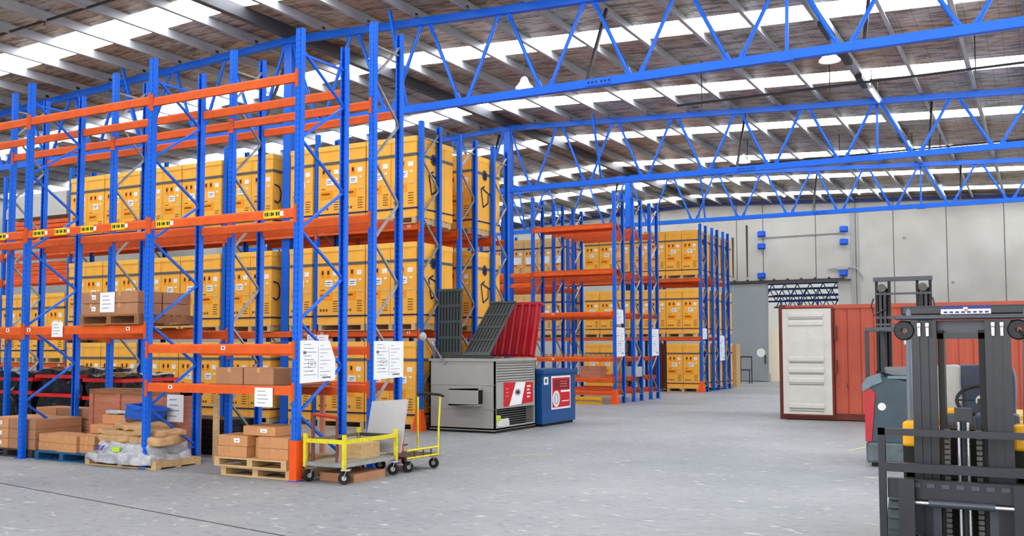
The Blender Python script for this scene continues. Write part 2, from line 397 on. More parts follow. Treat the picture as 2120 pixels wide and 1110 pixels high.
# roof sheets between the skylight strips (skylights are real strips set flush in the roof)
SKY = [4.1, 9.15, 14.2, 19.35, 24.45, 29.55, 34.75, 39.5, 44.0]
SW = 0.98
rb = MB()
edges = [YN]
for s_ in SKY: edges += [s_ - SW / 2, s_ + SW / 2]
edges.append(YW + 0.3)
UP = 0.31
for i in range(0, len(edges), 2):
    y0, y1 = edges[i], edges[i + 1]
    for (xa, xb) in ((XL, XC), (XC, XR)):
        za, zb = zroof(xa, UP), zroof(xb, UP)
        rb.add([(xa, y0, za), (xb, y0, zb), (xb, y1, zb), (xa, y1, za), (xa, y0, za + .05), (xb, y0, zb + .05), (xb, y1, zb + .05), (xa, y1, za + .05)],
               [(0, 3, 2, 1), (4, 5, 6, 7), (0, 1, 5, 4), (1, 2, 6, 5), (2, 3, 7, 6), (3, 0, 4, 7)])
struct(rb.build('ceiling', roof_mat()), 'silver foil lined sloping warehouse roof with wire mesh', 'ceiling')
skm = bpy.data.materials.new('translucent_skylight_sheet'); skm.use_nodes = True
b_ = skm.node_tree.nodes['Principled BSDF']; b_.inputs['Base Color'].default_value = (0.9, 0.92, 0.93, 1); b_.inputs['Roughness'].default_value = 0.5
b_.inputs['Emission Color'].default_value = (0.95, 0.975, 1, 1); b_.inputs['Emission Strength'].default_value = 8.0
for i, s_ in enumerate(SKY):
    m = MB()
    for (xa, xb) in ((XL, XC), (XC, XR)):
        za, zb = zroof(xa, UP + .01), zroof(xb, UP + .01); y0, y1 = s_ - SW / 2, s_ + SW / 2
        m.add([(xa, y0, za), (xb, y0, zb), (xb, y1, zb), (xa, y1, za), (xa, y0, za + .03), (xb, y0, zb + .03), (xb, y1, zb + .03), (xa, y1, za + .03)],
              [(0, 3, 2, 1), (4, 5, 6, 7), (0, 1, 5, 4), (1, 2, 6, 5), (2, 3, 7, 6), (3, 0, 4, 7)])
    struct(m.build('window_%d' % (i + 1), skm), '%s bright white translucent skylight strip counted from the near end' % ORD[i], 'skylight')

# purlins: Z sections running away from the camera
PUR = mat('purlin_galvanised', (172, 174, 180), 0.45, 0.15, var=0.18, scale=0.8)
def purlin_mesh():
    m = MB(); h = 0.215; t = 0.006; fl_ = 0.075
    m.box(-t / 2, t / 2, YN, YW, 0, h)
    m.box(0, fl_, YN, YW, 0, t); m.box(-fl_, 0, YN, YW, h - t, h)
    m.box(fl_ - t, fl_, YN, YW, 0, 0.022)
    return m.mesh('roof_purlin', PUR)
PM = purlin_mesh()
px = [XC - 0.96 + 0.0 + 1.92]
right = [-13.44 + 1.208 * k for k in range(18)]
left = [2 * XC - x for x in right]
k_ = 0
for side, xs in (('right', right), ('left', left)):
    for i, x in enumerate(xs):
        if x < XL or x > XR: continue
        o = link(PM, 'roof_purlin', None, (x, 0, zroof(x, UP - 0.22)))
        tag(o, 'grey steel roof purlin, %s from the ridge on the %s roof slope' % (ORD[i], 'container side' if side == 'right' else 'rack side'), 'purlin', 'purlins under the roof foil')
m = MB().box(-0.08, 0.08, YN, YW, 0, 0.26); tag(m.build('ridge_beam', mat('ridge_dark', (74, 74, 80), 0.5), None, (XC, 0, zroof(XC, 0.05))), 'dark grey beam running under the roof ridge', 'beam')
m = MB().box(-0.06, 0.06, 9.0, YW, 0, 0.12); m.box(-0.02, 0.02, 9, YW, 0.12, 0.2)
tag(m.build('roof_strut', PUR, None, (-3.6, 0, 7.93)), 'long grey strut tying the roof trusses together above the container', 'strut')
for i, yy in enumerate((19.0, 21.0, 23.2, 30.4)):
    m = MB().box(-0.075, 0.075, 0, 1.0, 0, 0.1)
    o = m.build('cable_box', PIPE, None, (-3.6, yy, 7.8)); tag(o, '%s long black box fixed under the grey roof strut, counted from the near end' % ORD[i], 'cable box', 'black boxes under the roof strut')

# walls
WM = wall_mat(); JM = mat('panel_joint', (112, 112, 108), 0.9)
DX0, DX1, DZ = -11.35, -8.15, 4.58       # opening behind the sliding door
wb = MB()
wb.box(XL, DX0, YW, YW + 0.2, 0, 9.2); wb.box(DX1, XR, YW, YW + 0.2, 0, 9.2); wb.box(DX0, DX1, YW, YW + 0.2, DZ, 9.2)
for x in (-16.6, -14.55, -12.75, -11.5, -9.1, -7.35, -5.76, -3.61, -1.39, 0.8, 3.0, 5.2, -18.8, -21, -23.2, -25.4):
    z0 = 0 if not (DX0 - 1.9 < x < DX1 + .1) else DZ + .15
    wb.box(x - 0.018, x + 0.018, YW - 0.006, YW, z0, 8.9, 1)
struct(wb.build('wall_back', [WM, JM]), 'light grey precast concrete end wall with vertical panel joints', 'wall')
struct(MB().box(XL - .2, XL, YN, YW, 0, 8.2).build('wall_left', WM), 'light grey concrete wall at the far side behind the racks', 'wall')
m = MB()
for (xa, xb) in ((XL, XC), (XC, XR)):
    m.bar((xa, YW - .12, zroof(xa, 0.12)), (xb, YW - .12, zroof(xb, 0.12)), 0.1, 0.14)
tag(m.build('wall_rafter', mat('rafter_navy', (24, 48, 120), 0.5)), 'dark blue rafter along the top of the end wall', 'rafter')

# sliding door, track, opening
d = thing('door_1', 'large grey flat sliding door on the end wall beside the racks', 'door', (-12.2, YW - 0.14, 0)); d['kind'] = 'structure'
DG = mat('sliding_door_grey', (150, 158, 162), 0.5, var=0.05, scale=1)
MB().box(-0.92, 0.84, 0, 0.06, 0.04, 4.56).build('door_panel', DG, d)
MB().lathe([(0.0, -.012), (0.2, -.012), (0.2, 0), (0, 0)], (0.55, 0, 1.35), 24, 0, 'y').build('notice_disc', WHT, d)
MB().box(0.72, 0.78, -0.05, 0, 0.85, 1.25).build('door_handle', DSTEEL, d)
m = MB().box(-13.2, -7.6, YW - 0.2, YW - 0.02, 4.60, 4.66)
m.box(-13.2, -7.9, YW - 0.1, YW - 0.02, 4.68, 4.72)
for i in range(9): m.box(-12.9 + i * .62, -12.82 + i * .62, YW - 0.16, YW - 0.02, 4.72, 4.78)
tag(m.build('door_track', DSTEEL), 'dark steel overhead track above the grey sliding door', 'track')
# neighbouring hall seen through the opening
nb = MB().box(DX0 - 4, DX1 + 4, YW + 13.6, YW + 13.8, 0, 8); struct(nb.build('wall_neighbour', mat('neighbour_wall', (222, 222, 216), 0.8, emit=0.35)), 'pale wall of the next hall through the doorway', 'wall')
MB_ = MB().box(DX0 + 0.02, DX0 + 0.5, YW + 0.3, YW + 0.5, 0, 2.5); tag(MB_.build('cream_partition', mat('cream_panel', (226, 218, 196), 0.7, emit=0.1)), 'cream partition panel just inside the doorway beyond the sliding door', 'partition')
for i, (y, z) in enumerate(((YW + 2, 4.3), (YW + 4, 4.15), (YW + 6.5, 3.95), (YW + 9, 3.8))):
    t = thing('distant_truss', '%s blue lattice truss seen through the doorway' % ORD[i], 'truss', (-10, y, z), group='trusses in the next hall'); TB = mat('distant_truss_navy', (40, 66, 120), .5)
    MB().box(-2.6, 2.2, -.05, .05, 0.32, 0.42).build('top_chord', TB, t); MB().box(-2.6, 2.2, -.05, .05, -0.28, -0.2).build('bottom_chord', TB, t)
    mm = MB()
    for k in range(8):
        mm.bar((-2.5 + k * .6, 0, -.24), (-2.2 + k * .6, 0, .36), .04, .04); mm.bar((-2.2 + k * .6, 0, .36), (-1.9 + k * .6, 0, -.24), .04, .04)
    mm.build('lattice', TB, t)
t = thing('distant_rack', 'distant blue and orange rack with white boxes through the doorway', 'rack', (-11.7, YW + 4, 0))
m = MB(); [m.box(x, x + .08, 0, .08, 0, 4) for x in (0, .9, 1.8)]; m.build('upright_frame', BLUE, t)
for z in (1.9, 2.75, 3.4): MB().box(0, 1.9, -.02, .04, z, z + .1).build('beam', ORANGE, t)
for z in (2.02, 2.87): MB().box(.1, 1.7, 0.05, .5, z, z + .5).build('shelf_box', WHT, t)

# small fittings on the end wall
for i, (x, z, lab) in enumerate(((-11.56, 6.91, 'uppermost blue bracket box above the sliding door'), (-11.57, 6.33, 'blue bracket box second from top above the sliding door'),
                          (-11.59, 4.95, 'lowest blue bracket box just above the sliding door track'), (-7.85, 6.92, 'uppermost blue bracket box beside the wall conduits'),
                          (-7.86, 6.35, 'middle blue bracket box beside the wall conduits'), (-7.9, 4.93, 'lowest blue bracket box beside the wall conduits'))):
    t = MB().box(-.15, .15, -.2, 0, -.09, .09).box(-.18, .18, -.02, 0, -.13, .13).box(-.1, .1, -.2, 0, .09, .13)
    tag(t.build('wall_bracket', WBLUE, None, (x, YW - .001, z)), lab, 'bracket')
for i, x in enumerate((-7.55, -7.42, -7.25)):
    m = MB().tube([(0, 0, 2.4 if i else 0), (0, 0, 8.3 - .0 * i)], 0.022, 8)
    tag(m.build('wall_conduit', WALLG, None, (x, YW - .03, 0)), '%s vertical grey conduit pipe on the end wall, counted from the door' % ORD[i], 'conduit', 'conduits on the end wall')
tag(MB().tube([(-11.5, 0, 6.75), (-7.9, 0, 6.78)], 0.02, 8).build('wall_rod', WALLG, None, (0, YW - .05, 0)), 'thin horizontal grey rod on wall between blue bracket boxes', 'rod')
tag(MB().tube([(-8.6, 0, 5.15), (-7.6, 0, 5.2), (-7.3, 0, 5.1), (-7.1, 0, 4.8), (-7.05, 0, 4.6)], 0.03, 8).box(-8.2, -7.7, -.03, .03, 5.1, 5.24).build('wall_cable', WALLG, None, (0, YW - .06, 0)), 'curved grey cable and tray on wall right of the door track', 'cable')
for i, (x, z0, z1) in enumerate(((-12.94, 4.9, 6.8), (-12.26, 4.9, 7.35))):
    m = MB().prism([(-0.03, z0), (0.02, z0), (0.05, z1), (-0.05, z1 + .04)], 'y', -.012, 0)
    tag(m.build('wall_slot', mat('slot_dark', (78, 74, 62), 0.9), None, (x, YW - .002, 0)), ['shorter dark tapering streak on wall near the rack end', 'taller dark tapering streak on wall above the sliding door'][i], 'wall mark')

# ------------------------------------------------------------------ trusses and columns
def web_mesh(L, name):
    m = MB(); r = 0.037
    m.tube([(0, 0, .05), (0, 0, 0.24), (0, 0, L - .24), (0, 0, L - .05)], [0.02, r, r, 0.02], 8)
    m.box(-.05, .05, -.012, .012, 0, .12); m.box(-.05, .05, -.012, .012, L - .12, L)
    return m.mesh(name, TRB, True)
MCC = {}
def cached_mesh(k, f):
    if k not in MCC: MCC[k] = f()
    return MCC[k]
for ti, yt in enumerate(YT):
    t = thing('roof_truss', ['first', 'second', 'third'][ti] + ' long blue lattice roof truss, counted from the front rack', 'truss', (XC, yt, 0))
    xa, xb = XL + 1, XR - 1
    for a, b2 in ((xa - XC, 0), (0, xb - XC)):
        MB().bar((a, 0, zroof(XC + a)), (b2, 0, zroof(XC + b2)), 0.12, 0.15).build('top_chord', TRB, t)
    MB().box(xa - XC, xb - XC, -.06, .06, 6.38, 6.53).build('bottom_chord', TRB, t)
    # splice plates with bolt holes
    for sx in (7.4,):
        s_ = MB().box(sx - .25, sx + .25, -.075, .075, 6.40, 6.51); s_.build('splice_plate', TRB, t)
        m = MB()
        for q in range(6): m.box(sx - .2 + q * .075 + (0.03 if q > 2 else 0), sx - .165 + q * .075 + (0.03 if q > 2 else 0), -.079, .079, 6.44, 6.475)
        m.build('bolt', BLK, t)
    n0 = -int((XC - xa) / 1.8); n1 = int((xb - XC) / 1.8)
    cache = {}
    for n in range(n0, n1 + 1):
        top = Vector((n * 1.8, 0, zroof(XC + n * 1.8, -.06)))
        for sgn in (-1, 1):
            bot = Vector((n * 1.8 + sgn * 0.9, 0, 6.5)); tp = top + Vector((sgn * 0.1, 0, 0)); bt = bot - Vector((sgn * 0.1, 0, 0))
            if abs(bt.x) > 1e3: continue
            d = tp - bt
            m = MB(); L = d.length; nd = d.normalized()
            m.tube([bt + nd * .05, bt + nd * .24, tp - nd * .24, tp - nd * .05], [.022, .038, .038, .022], 8)
            m.bar(bt - nd * .06, bt + nd * .16, .03, .1, up=(1, 0, 0)); m.bar(tp - nd * .16, tp + nd * .04, .03, .1, up=(1, 0, 0))
            m.build('web_member', TRB, t, smooth=True)
    # fly braces from bottom chord up to the purlins either side
    for (bx, dy, mm) in ((-11.25, -0.62, TRB), (-7.25, 0.95, DSTEEL), (-3.62, 0.12, TRB), (-15.2, 0.95, DSTEEL), (-19, -.62, TRB), (-3.0 + 0.6, 0.95, DSTEEL)):  # far-side braces use dark steel as painted shade
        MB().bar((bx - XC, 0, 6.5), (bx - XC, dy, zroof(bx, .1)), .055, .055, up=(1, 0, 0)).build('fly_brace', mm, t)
    MB().prism([(-.14, 6.38), (.14, 6.38), (0, 6.58)], 'y', -.08, .08).build('brace_cleat', TRB, t, (-3.62 - XC, 0, -.02))
    cm = cached_mesh('cleat', lambda: MB().box(-.005, .005, -.05, .05, 0, .15).mesh('purlin_cleat', PIPE))
    for x in [v for v in right + left if XL + 1 < v < XR - 1]: link(cm, 'purlin_cleat', t, (x - XC, 0, zroof(x, .05)))
for ti, yt in enumerate(YT):
    t = thing('steel_column', ['blue column rising through the rack behind the grey dumpster', 'blue column at the column end of the empty orange shelves', 'last blue column behind the empty orange shelves'][ti], 'column', (XC, yt + .09, 0))
    m = MB().box(-.11, .11, -.12, -.108, 0, 8.3).box(-.11, .11, .108, .12, 0, 8.3).box(-.01, .01, -.108, .108, 0, 8.3)
    m.box(-.105, -.09, -.108, .108, 0, 8.3); m.box(.09, .105, -.108, .108, 0, 8.3)
    m.build('column_shaft', TRB, t); MB().box(-.17, .17, -.17, .17, 0, .02).build('base_plate', TRB, t)

# lamps and pipes
def highbay(x, y, z, label):
    t = thing('highbay_lamp', label, 'lamp', (x, y, z), group='highbay lamps under the roof')
    MB().lathe([(0.03, .2), (0.07, .16), (0.1, .08), (.21, -.05), (.22, -.05), (.11, .09), (.08, .18), (.03, .22)], n=20).build('lamp_shade', ALU, t, smooth=True)
    MB().lathe([(0, -.06), (.12, -.05), (.19, -.035), (.2, -.02), (0, 0)], n=20).build('lamp_lens', GLOW, t)
    MB().tube([(0, 0, .2), (0, 0, zroof(x, UP - .25) - z)], .008, 6).build('hanging_cord', PIPE, t)
highbay(-10.2, 19.26, 7.55, 'small highbay lamp hanging just above the first truss bottom chord')
highbay(-3.55, 19.5, 7.28, 'larger highbay lamp hanging beneath the grey roof strut')
highbay(-8.2, 30.3, 7.5, 'small highbay lamp hanging between the second and third trusses')
for i, (x, y) in enumerate(((-3.4, 24.3), (-3.4, 31.2), (-3.3, 40.0), (-6.4, 40.2), (-9.4, 40.3))):
    t = thing('batten_light', '%s slim white batten light under the roof near the strut, counted from the near end' % ORD[i], 'light', (x, y, zroof(x, -.25)), group='batten lights under the roof')
    MB().box(-.06, .06, -.7, .7, 0, .06).build('housing', ALU, t); MB().cyl((0, 0, -.02), .02, 1.3, 'y', 8).build('tube_lamp', GLOW, t)
    [MB().box(-.01, .01, q, q + .02, .06, .5).build('hanger', PIPE, t) for q in (-.5, .48)]
for i, (yy, xa, xb, zz) in enumerate(((12.6, -30, -14.9, 7.85), (21.9, -7.5, 6, 7.35), (31.5, -9, 6, 7.6))):
    m = MB().tube([(xa, yy, zz), (xb, yy, zz + (xb < -10) * .6)], .028, 8)
    x = xa + .6
    while x < xb - .2:
        zp = zz + (x - xa) / (xb - xa) * (xb < -10) * .6
        m.tube([(x, yy, zroof(x, .30)), (x, yy, zp - .1)], .012, 6); x += 2.9
    tag(m.build('sprinkler_pipe', PIPE), ['dark sprinkler pipe crossing under the roof above the front racks', 'dark sprinkler pipe beyond the first truss', 'dark sprinkler pipe beyond the second truss'][i], 'pipe')

# ------------------------------------------------------------------ racks
MC = {}
def cached(key, fn):
    if key not in MC: MC[key] = fn()
    return MC[key]
def post_mesh(h):
    def f():
        m = MB(); w = .1; t = .012
        m.box(-w / 2, w / 2, 0, t, 0, h); m.box(-w / 2, -w / 2 + t, t, .07, 0, h); m.box(w / 2 - t, w / 2, t, .07, 0, h)
        m.box(-w / 2 + t, -w / 2 + .028, .058, .07, 0, h); m.box(w / 2 - .028, w / 2 - t, .058, .07, 0, h)
        m.box(-.028, .028, -.004, 0, 0, h)
        return m.mesh('post', POST)
    return cached(('post', h), f)
def rpost_mesh(h):
    def f():
        m = MB(); w = .1; t = .012
        m.box(-w / 2, w / 2, .058, .07, 0, h); m.box(-w / 2, -w / 2 + t, 0, .058, 0, h); m.box(w / 2 - t, w / 2, 0, .058, 0, h)
        m.box(-w / 2 + t, -w / 2 + .028, 0, .012, 0, h); m.box(w / 2 - .028, w / 2 - t, 0, .012, 0, h)
        return m.mesh('post', POST)
    return cached(('rpost', h), f)
def brace_mesh(D, z0, z1, mt):
    def f():
        m = MB(); m.bar((0, .05, z0), (0, D - .05, z1), .028, .034, up=(1, 0, 0)); return m.mesh('brace', mt)
    return cached(('br', D, round(z0, 3), round(z1, 3), mt.name), f)
def frame(parent, x, D, h, bm_, guard=None, detail=1):
    f = empty('upright_frame', parent, (x, 0, 0))
    link(post_mesh(h), 'post', f); link(rpost_mesh(h), 'post', f, (0, D - .07, 0))
    link(cached(('fp',), lambda: MB().box(-.07, .07, -.03, .1, 0, .012).mesh('foot_plate', BLUE)), 'foot_plate', f)
    link(MC[('fp',)], 'foot_plate', f, (0, D - .07, 0))
    link(brace_mesh(D, .2, .22, bm_), 'brace', f)
    z = .25; rear = True
    while z + .58 < h - .15:
        a, b2 = (z + .575, z) if rear else (z, z + .575)
        link(brace_mesh(D, a, b2, bm_), 'brace', f); z += .575; rear = not rear
    link(brace_mesh(D, h - .32, h - .32, bm_), 'brace', f)
    if guard:
        gm = cached(('guard', guard), lambda: MB().prism([(-.06, -.05), (.06, -.05), (.06, .09), (-.06, .09)], 'z', 0, guard).prism([(-.085, -.08), (.085, -.08), (.085, .1), (-.085, .1)], 'z', 0, guard * .35).mesh('post_guard', FOOTO)) if guard > .7 else \
            cached(('guard', guard), lambda: MB().add([(-.11, -.1, 0), (.11, -.1, 0), (.11, .1, 0), (-.11, .1, 0), (-.055, -.04, guard), (.055, -.04, guard), (.055, .08, guard), (-.055, .08, guard)],
                                                      [(0, 3, 2, 1), (4, 5, 6, 7), (0, 1, 5, 4), (1, 2, 6, 5), (2, 3, 7, 6), (3, 0, 4, 7)]).mesh('post_guard', FOOTO))
        link(gm, 'post_guard', f)
    return f
def beam_mesh(L, h=.12):
    def f():
        m = MB(); d = .05
        # box section with a rounded front top edge and a step
        m.prism([(0, -h / 2), (d, -h / 2), (d, h / 2), (.018, h / 2), (.004, h / 2 - .012), (0, h / 2 - .03)], 'x', .0, L)
        return m.mesh('beam', ORANGE)
    return cached(('beam', round(L, 2), h), f)
def conn_mesh():
    def f():
        m = MB(); m.box(0, .045, -.012, -.004, -.13, .1); m.box(.036, .045, -.012, .05, -.13, .1)
        m.box(.012, .022, -.016, -.012, .04, .055); m.box(.012, .022, -.016, -.012, -.08, -.065)
        return m.mesh('beam_connector', ORANGE_D)
    return cached('conn', f)
def connl_mesh():
    def f():
        m = MB(); m.box(-.045, 0, -.012, -.004, -.13, .1); m.box(-.045, -.036, -.012, .05, -.13, .1)
        m.box(-.022, -.012, -.016, -.012, .04, .055); m.box(-.022, -.012, -.016, -.012, -.08, -.065)
        return m.mesh('beam_connector', ORANGE_D)
    return cached('connl', f)
def sticker_mesh():
    def f():
        m = MB().box(0, .27, -.003, 0, -.048, .048, 0).box(.275, .33, -.003, 0, -.03, .03, 1)
        x = .02
        for w, g_ in ((.02, .012), (.03, .02), (.012, .012), (.022, .012), (.014, .03), (.03, .012), (.02, .01)):
            m.box(x, x + w, -.004, -.003, -.024, .026, 2); x += w + g_
        m.box(.14, .16, -.0045, -.004, -.01, .01, 2)
        return m.mesh('location_label', [STICKY, PAPER, INK])
    return cached('stick', f)
def add_beam(rack, x_right, z, rear_y=None, D=1.0, stickers=(), small=()):
    """front beam (rear_y None) between the post at x_right and the next one to the left"""
    L = BAY - .1; x0 = x_right - BAY + .05; y = 0 if rear_y is None else rear_y
    b = link(beam_mesh(L), 'beam', rack, (x0, y, z))
    if rear_y is None:
        link(conn_mesh(), 'beam_connector', b, (-.05, 0, 0)); link(connl_mesh(), 'beam_connector', b, (L + .05, 0, 0))
        for s_ in stickers: link(sticker_mesh(), 'location_label', b, (s_, -.0, .0))
        for s_ in small:
            link(cached('sml', lambda: MB().box(0, .07, -.004, 0, -.025, .025, 0).box(.02, .05, -.005, -.004, -.012, .012, 1).mesh('capacity_label', [PAPER, INK])), 'capacity_label', b, (s_, 0, .01))
    return b
BAY = 2.65
R1X, R1Y, R1D, R1H = -8.14, 9.3, .96, 5.67
r1 = thing('pallet_rack', 'front blue and orange pallet rack, empty upper beams with yellow labels', 'rack', (R1X, R1Y, 0))
for i in range(4): frame(r1, -BAY * i, R1D, R1H, BLUE, guard=.93 if False else None)
link(MB().box(-.058, .058, -.022, .09, 0, .5).mesh('post_guard', FOOTO), 'post_guard', r1, (0, 0, 0))
for i, lv in enumerate(((1.11, 1.63, 3.33, 5.05), (1.9, 3.35, 5.08), (1.9, 3.35, 5.08))):
    for z in lv:
        st = ((.1, 2.05) if i == 0 else (.12, .62, 1.2, 1.85)) if 3 < z < 4 else ()
        sm = (1.35,) if z in (1.63,) else ((.4,) if z == 1.11 else ((.05, 2.2) if z == 1.9 else ()))
        add_beam(r1, -BAY * i, z, stickers=st, small=sm)
        add_beam(r1, -BAY * i, z - (.04 if z < 3 else 0), rear_y=R1D - .05)
R2Y, R2D, R2H = 10.82, .7, 6.2
r2 = thing('pallet_rack', 'second tall pallet rack with silver braces, behind the front rack', 'rack', (R1X, R2Y, 0))
for i in range(4): frame(r2, -BAY * i, R2D, R2H, GALV, guard=None)
link(MB().box(-.06, .06, -.02, .09, 0, .45).mesh('post_guard', FOOTO), 'post_guard', r2, (0, R2D - .06, 0))
for i, lv in enumerate(((1.08, 1.60, 3.43, 5.03), (1.84, 3.43, 5.03), (1.84, 3.43, 5.03))):
    for z in lv: add_beam(r2, -BAY * i, z); add_beam(r2, -BAY * i, z, rear_y=R2D - .05)
X3 = -10.84
R3Y = [16.02, 17.46, 18.9]; FD = .72; R3H = 6.17
lab3 = ['full pallet rack of yellow cartons directly behind the grey dumpster', 'tall rack second in line behind the yellow carton rack end', 'tall rack third in line behind the yellow carton rack end']
for j, y in enumerate(R3Y):
    r = thing('pallet_rack', lab3[j], 'rack', (X3, y, 0))
    nb_ = 6 if j == 0 else 2
    for i in range(nb_ + 1): frame(r, -BAY * i, FD, R3H, GALV, guard=.42 if (j == 0 and i == 0) else None)
    for i in range(nb_):
        lv = (1.92, 4.05) if i < 4 else (1.2, 3.35, 4.05, 4.55)
        for z in lv: add_beam(r, -BAY * i, z, small=(.1, 2.3) if j == 0 else ()); add_beam(r, -BAY * i, z, rear_y=FD - .05)
XB = -10.88; BY = [26.03, 27.46, 28.9]
labB = ['front one of the mostly empty orange shelf racks beyond the blue bin', 'middle of the mostly empty orange shelf racks beyond the blue bin', 'last of the mostly empty orange shelf racks beyond the blue bin']
for j, y in enumerate(BY):
    r = thing('pallet_rack', labB[j], 'rack', (XB, y, 0))
    for i in range(3): frame(r, -BAY * i, FD, R3H, GALV, guard=.42 if j == 0 and i == 0 else None)
    for i in range(2):
        for z in ((5.15, 3.82, 2.6, 1.27, .68, .3) if i == 0 else (3.82, 3.5, 2.6, 1.27)):
            add_beam(r, -BAY * i, z, small=(.6,) if (j == 0 and z < 3) else ()); add_beam(r, -BAY * i, z, rear_y=FD - .05)
    if j == 0:
        for z in (5.21, 3.88): MB().box(-BAY + .05, -.05, .0, FD, z, z + .025).build('shelf_deck', ORANGE, r)
XCc = -10.91; CY = [34.17, 35.6, 37.03]
labC = ['yellow carton rack beside the sliding door, front row', 'middle rack row near the sliding door', 'last rack row near the sliding door']
for j, y in enumerate(CY):
    r = thing('pallet_rack', labC[j], 'rack', (XCc, y, 0))
    nb_ = 4 if j == 0 else 1
    for i in range(nb_ + 1): frame(r, -BAY * i, FD, 6.1, GALV, guard=.4 if j == 0 and i == 0 else None)
    for i in range(nb_):
        for z in (1.93, 4.07): add_beam(r, -BAY * i, z); add_beam(r, -BAY * i, z, rear_y=FD - .05)

# ------------------------------------------------------------------ pallets
def pallet_parts(w=1.2, d=1.0, h=.14):
    top = MB(); n = 7; bw = d / n * .78
    for i in range(n):
        y = i * (d - bw) / (n - 1); top.box(0, w, y, y + bw, h - .022, h)
    bot = MB()
    for y in (0, d / 2 - .045, d - .09): bot.box(0, w, y, y + .09, 0, .02)
    st = MB().box(0, .09, 0, d, .02, h - .022)
    return top, bot, st
def flat_pallet_mesh():
    def f():
        top, bot, st = pallet_parts(1.2, 1.1); m = MB()
        m.add(top.v, top.f); m.add(bot.v, bot.f)
        for x in (0, .555, 1.11): m.add([(v[0] + x, v[1], v[2]) for v in st.v], st.f)
        return m.mesh('wooden_pallet', WOOD)
    return cached('fpal', f)
def pallet(x, y, z, rz, label, w=1.2, d=1.0, h=.14, mt=None, group=None, cat='pallet'):
    mt = mt or WOOD
    t = thing('wooden_pallet' if mt is not BLUEP else 'painted_pallet', label, cat, (x, y, z), rz, group)
    top, bot, st = pallet_parts(w, d, h)
    top.build('top_deck', mt, t); bot.build('bottom_deck', mt, t)
    sm = st.mesh('stringer', mt)
    for xx in (0, w / 2 - .045, w - .09): link(sm, 'stringer', t, (xx, 0, 0))
    return t

# ------------------------------------------------------------------ yellow cartons
CW, CD, CH = .6, 1.36, 1.62
def carton_meshes(body, lidm, pale):
    W, D, H = CW, CD, CH
    b = MB().box(0, W, 0, D, 0, H - .1)
    b.box(-.004, .03, -.006, .03, 0.0, H - .1); b.box(W - .03, W + .004, -.006, .03, 0.0, H - .1)
    b.box(W - .02, W + .006, D * .76, D * .79, 0, H - .1)
    lid = MB().box(-.009, W + .009, -.014, D + .014, H - .1, H).box(-.006, W + .006, -.007, D, H - .115, H - .1)
    def zz(f): return H * (1 - f)
    s1 = MB().box(-.009, W + .009, -.011, D + .01, zz(.245), zz(.21)); s2 = MB().box(-.009, W + .009, -.011, D + .01, zz(.905), zz(.885))
    e = -.004
    pr = MB()
    for fx in (.13, .38):
        pr.box(W * fx, W * (fx + .17), e, e + .002, zz(.40), zz(.295), 2)
        pr.box(W * (fx + .045), W * (fx + .125), e - .001, e, zz(.36), zz(.31), 0)
    pr.box(W * .08, W * .62, e, e + .002, zz(.69), zz(.585), 2); pr.box(W * .13, W * .5, e - .001, e, zz(.64), zz(.615), 1)
    for k in range(5): pr.box(W * .68, W * (.9 - .03 * (k % 2)), e, e + .001, zz(.71 + .032 * k), zz(.70 + .032 * k), 1)
    for fx in (.1, .23, .36): pr.box(W * fx, W * (fx + .08), e, e + .001, zz(.835), zz(.805), 1)
    pr.box(W * .12, W * .3, e, e + .001, zz(.565), zz(.555), 1)
    l1 = MB().box(W * .34, W * .66, e - .004, e - .001, zz(.515), zz(.43), 0)
    l1.box(W * .38, W * .6, e - .005, e - .004, zz(.465), zz(.455), 1).box(W * .38, W * .55, e - .005, e - .004, zz(.49), zz(.482), 1)
    l2 = MB().box(W * .68, W * .88, e - .004, e - .001, zz(.375), zz(.315), 0)
    l3 = MB().box(W * .76, W * .86, e - .004, e - .001, zz(.45), zz(.425), 0)
    pr.box(W * .7, W * .9, e - .004, e - .001, zz(.585), zz(.57), 3)
    if pale: l1 = MB().box(W * .15, W * .85, e - .004, e - .001, zz(.6), zz(.43), 0)
    # navy handling marks on the right hand side
    sd = MB(); X = W + .008
    def ln(pts, w=.035):
        for a, b2 in zip(pts[:-1], pts[1:]): sd.bar((X, a[0], a[1]), (X, b2[0], b2[1]), .004, w, up=(0, -(b2[1] - a[1]), b2[0] - a[0]))
    ln([(.05, .95), (.2, .92), (.26, .8), (.24, .62), (.14, .55), (.05, .6)])
    ln([(.62, .98), (.45, .9), (.55, .5), (.78, .62), (.78, .8)]); ln([(.5, .92), (.9, .8)])
    for a in range(0, 180, 30):
        c, s_ = math.cos(math.radians(a)) * .12, math.sin(math.radians(a)) * .12
        ln([(.62 - c, 1.22 - s_), (.62 + c, 1.22 + s_)], .03)
    return dict(body=b.mesh('shipping_carton', body), lid=lid.mesh('lid', lidm), s1=s1.mesh('strap', STRG if not pale else STRN), s2=s2.mesh('strap', STRN),
                pr=pr.mesh('print', [INK, INKB, OPATCH, mat('faded_white_print', (225, 205, 160), .8)]), l1=l1.mesh('paper_label', [PAPER, STRG]), l2=l2.mesh('paper_label', PAPER), l3=l3.mesh('paper_label', PAPER),
                sd=sd.mesh('side_print', INKN))
CM = carton_meshes(YEL, YEL2, False); CMP = carton_meshes(YELP, YELP2, True)
